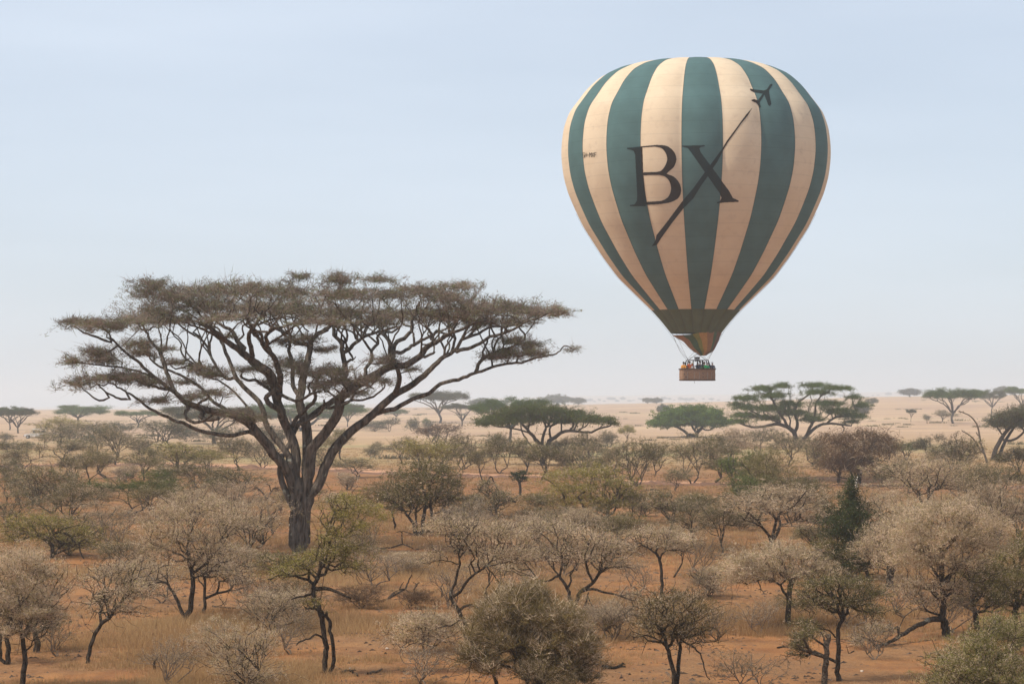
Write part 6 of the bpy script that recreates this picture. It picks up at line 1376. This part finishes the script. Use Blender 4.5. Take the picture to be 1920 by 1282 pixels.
# stones
M_STONE=plain('dark_stone',(.11,.075,.055),bump=.5); M_STONEL=plain('pale_stone',(.55,.45,.36),bump=.4)
def stone(px,py,w,h,label,grp,mat,seed):
    g=on(px,py); s=g[1]/F; V=[];n=12;k=6
    for i in range(k+1):
        ph=math.pi*i/k
        for j in range(n):
            a=2*math.pi*j/n; d=1+.35*mnoise.noise((math.cos(a)*math.sin(ph)+seed*3.1,math.sin(a)*math.sin(ph),math.cos(ph)))
            V.append((math.cos(a)*math.sin(ph)*w/2*s*d,math.sin(a)*math.sin(ph)*w/2*s*d,math.cos(ph)*h*.6*s*d+h*.3*s))
    me=bpy.data.meshes.new('stone'); me.from_pydata(V,[],[(i*n+j,(i+1)*n+j,(i+1)*n+(j+1)%n,i*n+(j+1)%n) for i in range(k) for j in range(n)]); me.update()
    o=link('stone',me,mat); o.location=tuple(g); return tag(o,label,'stone',grp)
for i,(x,y,w) in enumerate([(879,1097,4),(886,1097,3),(893,1097,5),(902,1098,3),(907,1097,4),(914,1097,5)]): stone(x,y,w,3.2,'dark stone in the row of stones behind the forked thorn tree','row of dark stones on bare soil',M_STONE,i)
for i,(x,y,w) in enumerate([(645,1188,4),(652,1187,6),(660,1188,5),(668,1188,4),(676,1188,4),(684,1188,3)]): stone(x,y,w,3,'dark clod in the line of clods right of the broken trunk','line of dark clods in the grass',M_STONE,i+9)
for i,(x,y,w,h,l) in enumerate([(726,1217,7,4,'pale stone on red soil right of the gnarled broken trunk'),(1616,1259,7,3.5,'pale flat stone on the bare soil below the long low limb'),(1405,1257,8,3,'flat grey-white stone at the edge of the bottom right bare soil'),(657,1254,5,4,'small pale stone behind the split log')]): stone(x,y,w,h,l,None,M_STONEL,i+30)
for i,(x,y,w,l) in enumerate([(902,1187,5,'dark pointed stone left of the olive thorn shrub'),(1391,1216,4,'small dark stone on the bare soil below the parasol tree'),(1164,1214,4,'dark pebble on the red soil right of the large shrub'),(1424,1145,8,'dark flat stone left of the pale-barked thorn tree'),(1375,1190,7,'reddish clod on the bare soil left of the pale-barked tree'),(1350,1194,4,'small dark pebble beside the reddish clod'),(132,1165,5,'small dark stone near the leaning thorn tree'),(1448,1275,4,'tiny dark stone at the bottom edge of the bare soil'),(1310,880,4,'small dark stone just beyond the track right of centre')]): stone(x,y,w,3,l,None,M_STONE,i+50)

# parked safari vehicle
g=on(66,822); s=g[1]/F
VH=thing('safari_vehicle','white off-road safari vehicle with tan cabin parked behind thorn trees at far left','vehicle',g,R(4))
M_VW=plain('white_paint',(.80,.79,.76),rough=.35,var=.03); M_TAN=plain('tan_canvas',(.62,.50,.36)); M_GLASS=plain('dark_glass',(.04,.05,.055),rough=.15,var=.02); M_TYRE=plain('tyre_rubber',(.03,.03,.03)); M_RIM=plain('wheel_rim',(.5,.5,.5),rough=.4)
def prism(mb,prof,w,m=0,y0=0.0):
    n=len(prof); mb.add([(x,y0-w/2,z) for x,z in prof]+[(x,y0+w/2,z) for x,z in prof],[tuple(range(n)),tuple(range(n,2*n))[::-1]]+[(i,i+n,(i+1)%n+n,(i+1)%n) for i in range(n)],m)
mb=MB(); prism(mb,[(-2.35,.55),(-2.3,.95),(-1.0,1.12),(-.95,1.15),(2.35,1.15),(2.4,.55),(1.95,.5),(1.85,.85),(1.3,.9),(1.0,.5),(-.95,.5),(-1.05,.85),(-1.6,.9),(-1.85,.5)],1.8)
bd_=mb.build('body',M_VW,VH)
mb=MB(); prism(mb,[(-.95,1.152),(-.55,1.95),(2.3,1.98),(2.34,1.152)],1.72); cb=mb.build('cabin',M_TAN,VH)
for x0 in (-.45,.5,1.4):
    for sy in (-1,1):
        mb=MB(); mb.box((x0+.38,sy*.865,1.55),(.74,.02,.5)); mb.build('side_window',M_GLASS,cb)
mb=MB(); prism(mb,[(-.93,1.22),(-.62,1.86),(-.66,1.88),(-.97,1.24)],1.5); mb.build('windscreen',M_GLASS,cb)
mb=MB(); mb.box((.9,0,2.03),(3.0,1.66,.06)); mb.box((.9,0,2.12),(2.7,1.4,.08)); mb.build('roof_rack',M_VW,VH)
for x in (-1.55,1.45):
    for sy in (-1,1):
        mb=MB(); mb.tube([(x,sy*.72,.38),(x,sy*.94,.38)],.38,20); w=mb.build('wheel',M_TYRE,VH)
        mb=MB(); mb.tube([(x,sy*.945,.38),(x,sy*.965,.38)],.2,14); mb.build('rim',M_RIM,w)
for sy in (-.6,.6):
    mb=MB(); mb.tube([(-2.33,sy,.82),(-2.38,sy,.82)],.09,12); mb.build('headlight',M_GLASS,VH)
mb=MB(); mb.box((-2.42,0,.58),(.12,1.7,.16)); mb.build('bumper',M_TYRE,VH)

# ---------------------------------------------------------------- haze: the air over the whole plain
HZ_D=3.0e-4
mb=MB(); L=16000.0; mb.box((0,0,(-8+64)/2),(2*L,2*L,72)); hz=mb.build('haze',None,None)
m=bpy.data.materials.new('haze_air'); m.use_nodes=True; t=m.node_tree; t.nodes.clear(); o_=N(t,'ShaderNodeOutputMaterial'); pv=N(t,'ShaderNodeVolumePrincipled')
pv.inputs['Density'].default_value=HZ_D; pv.inputs['Color'].default_value=(.91,.955,1.0,1); pv.inputs['Anisotropy'].default_value=.2
t.links.new(pv.outputs[0],o_.inputs['Volume']); hz.data.materials.clear(); hz.data.materials.append(m); tag(hz,'pale haze over the plain','haze',kind='stuff')
del hz['category']
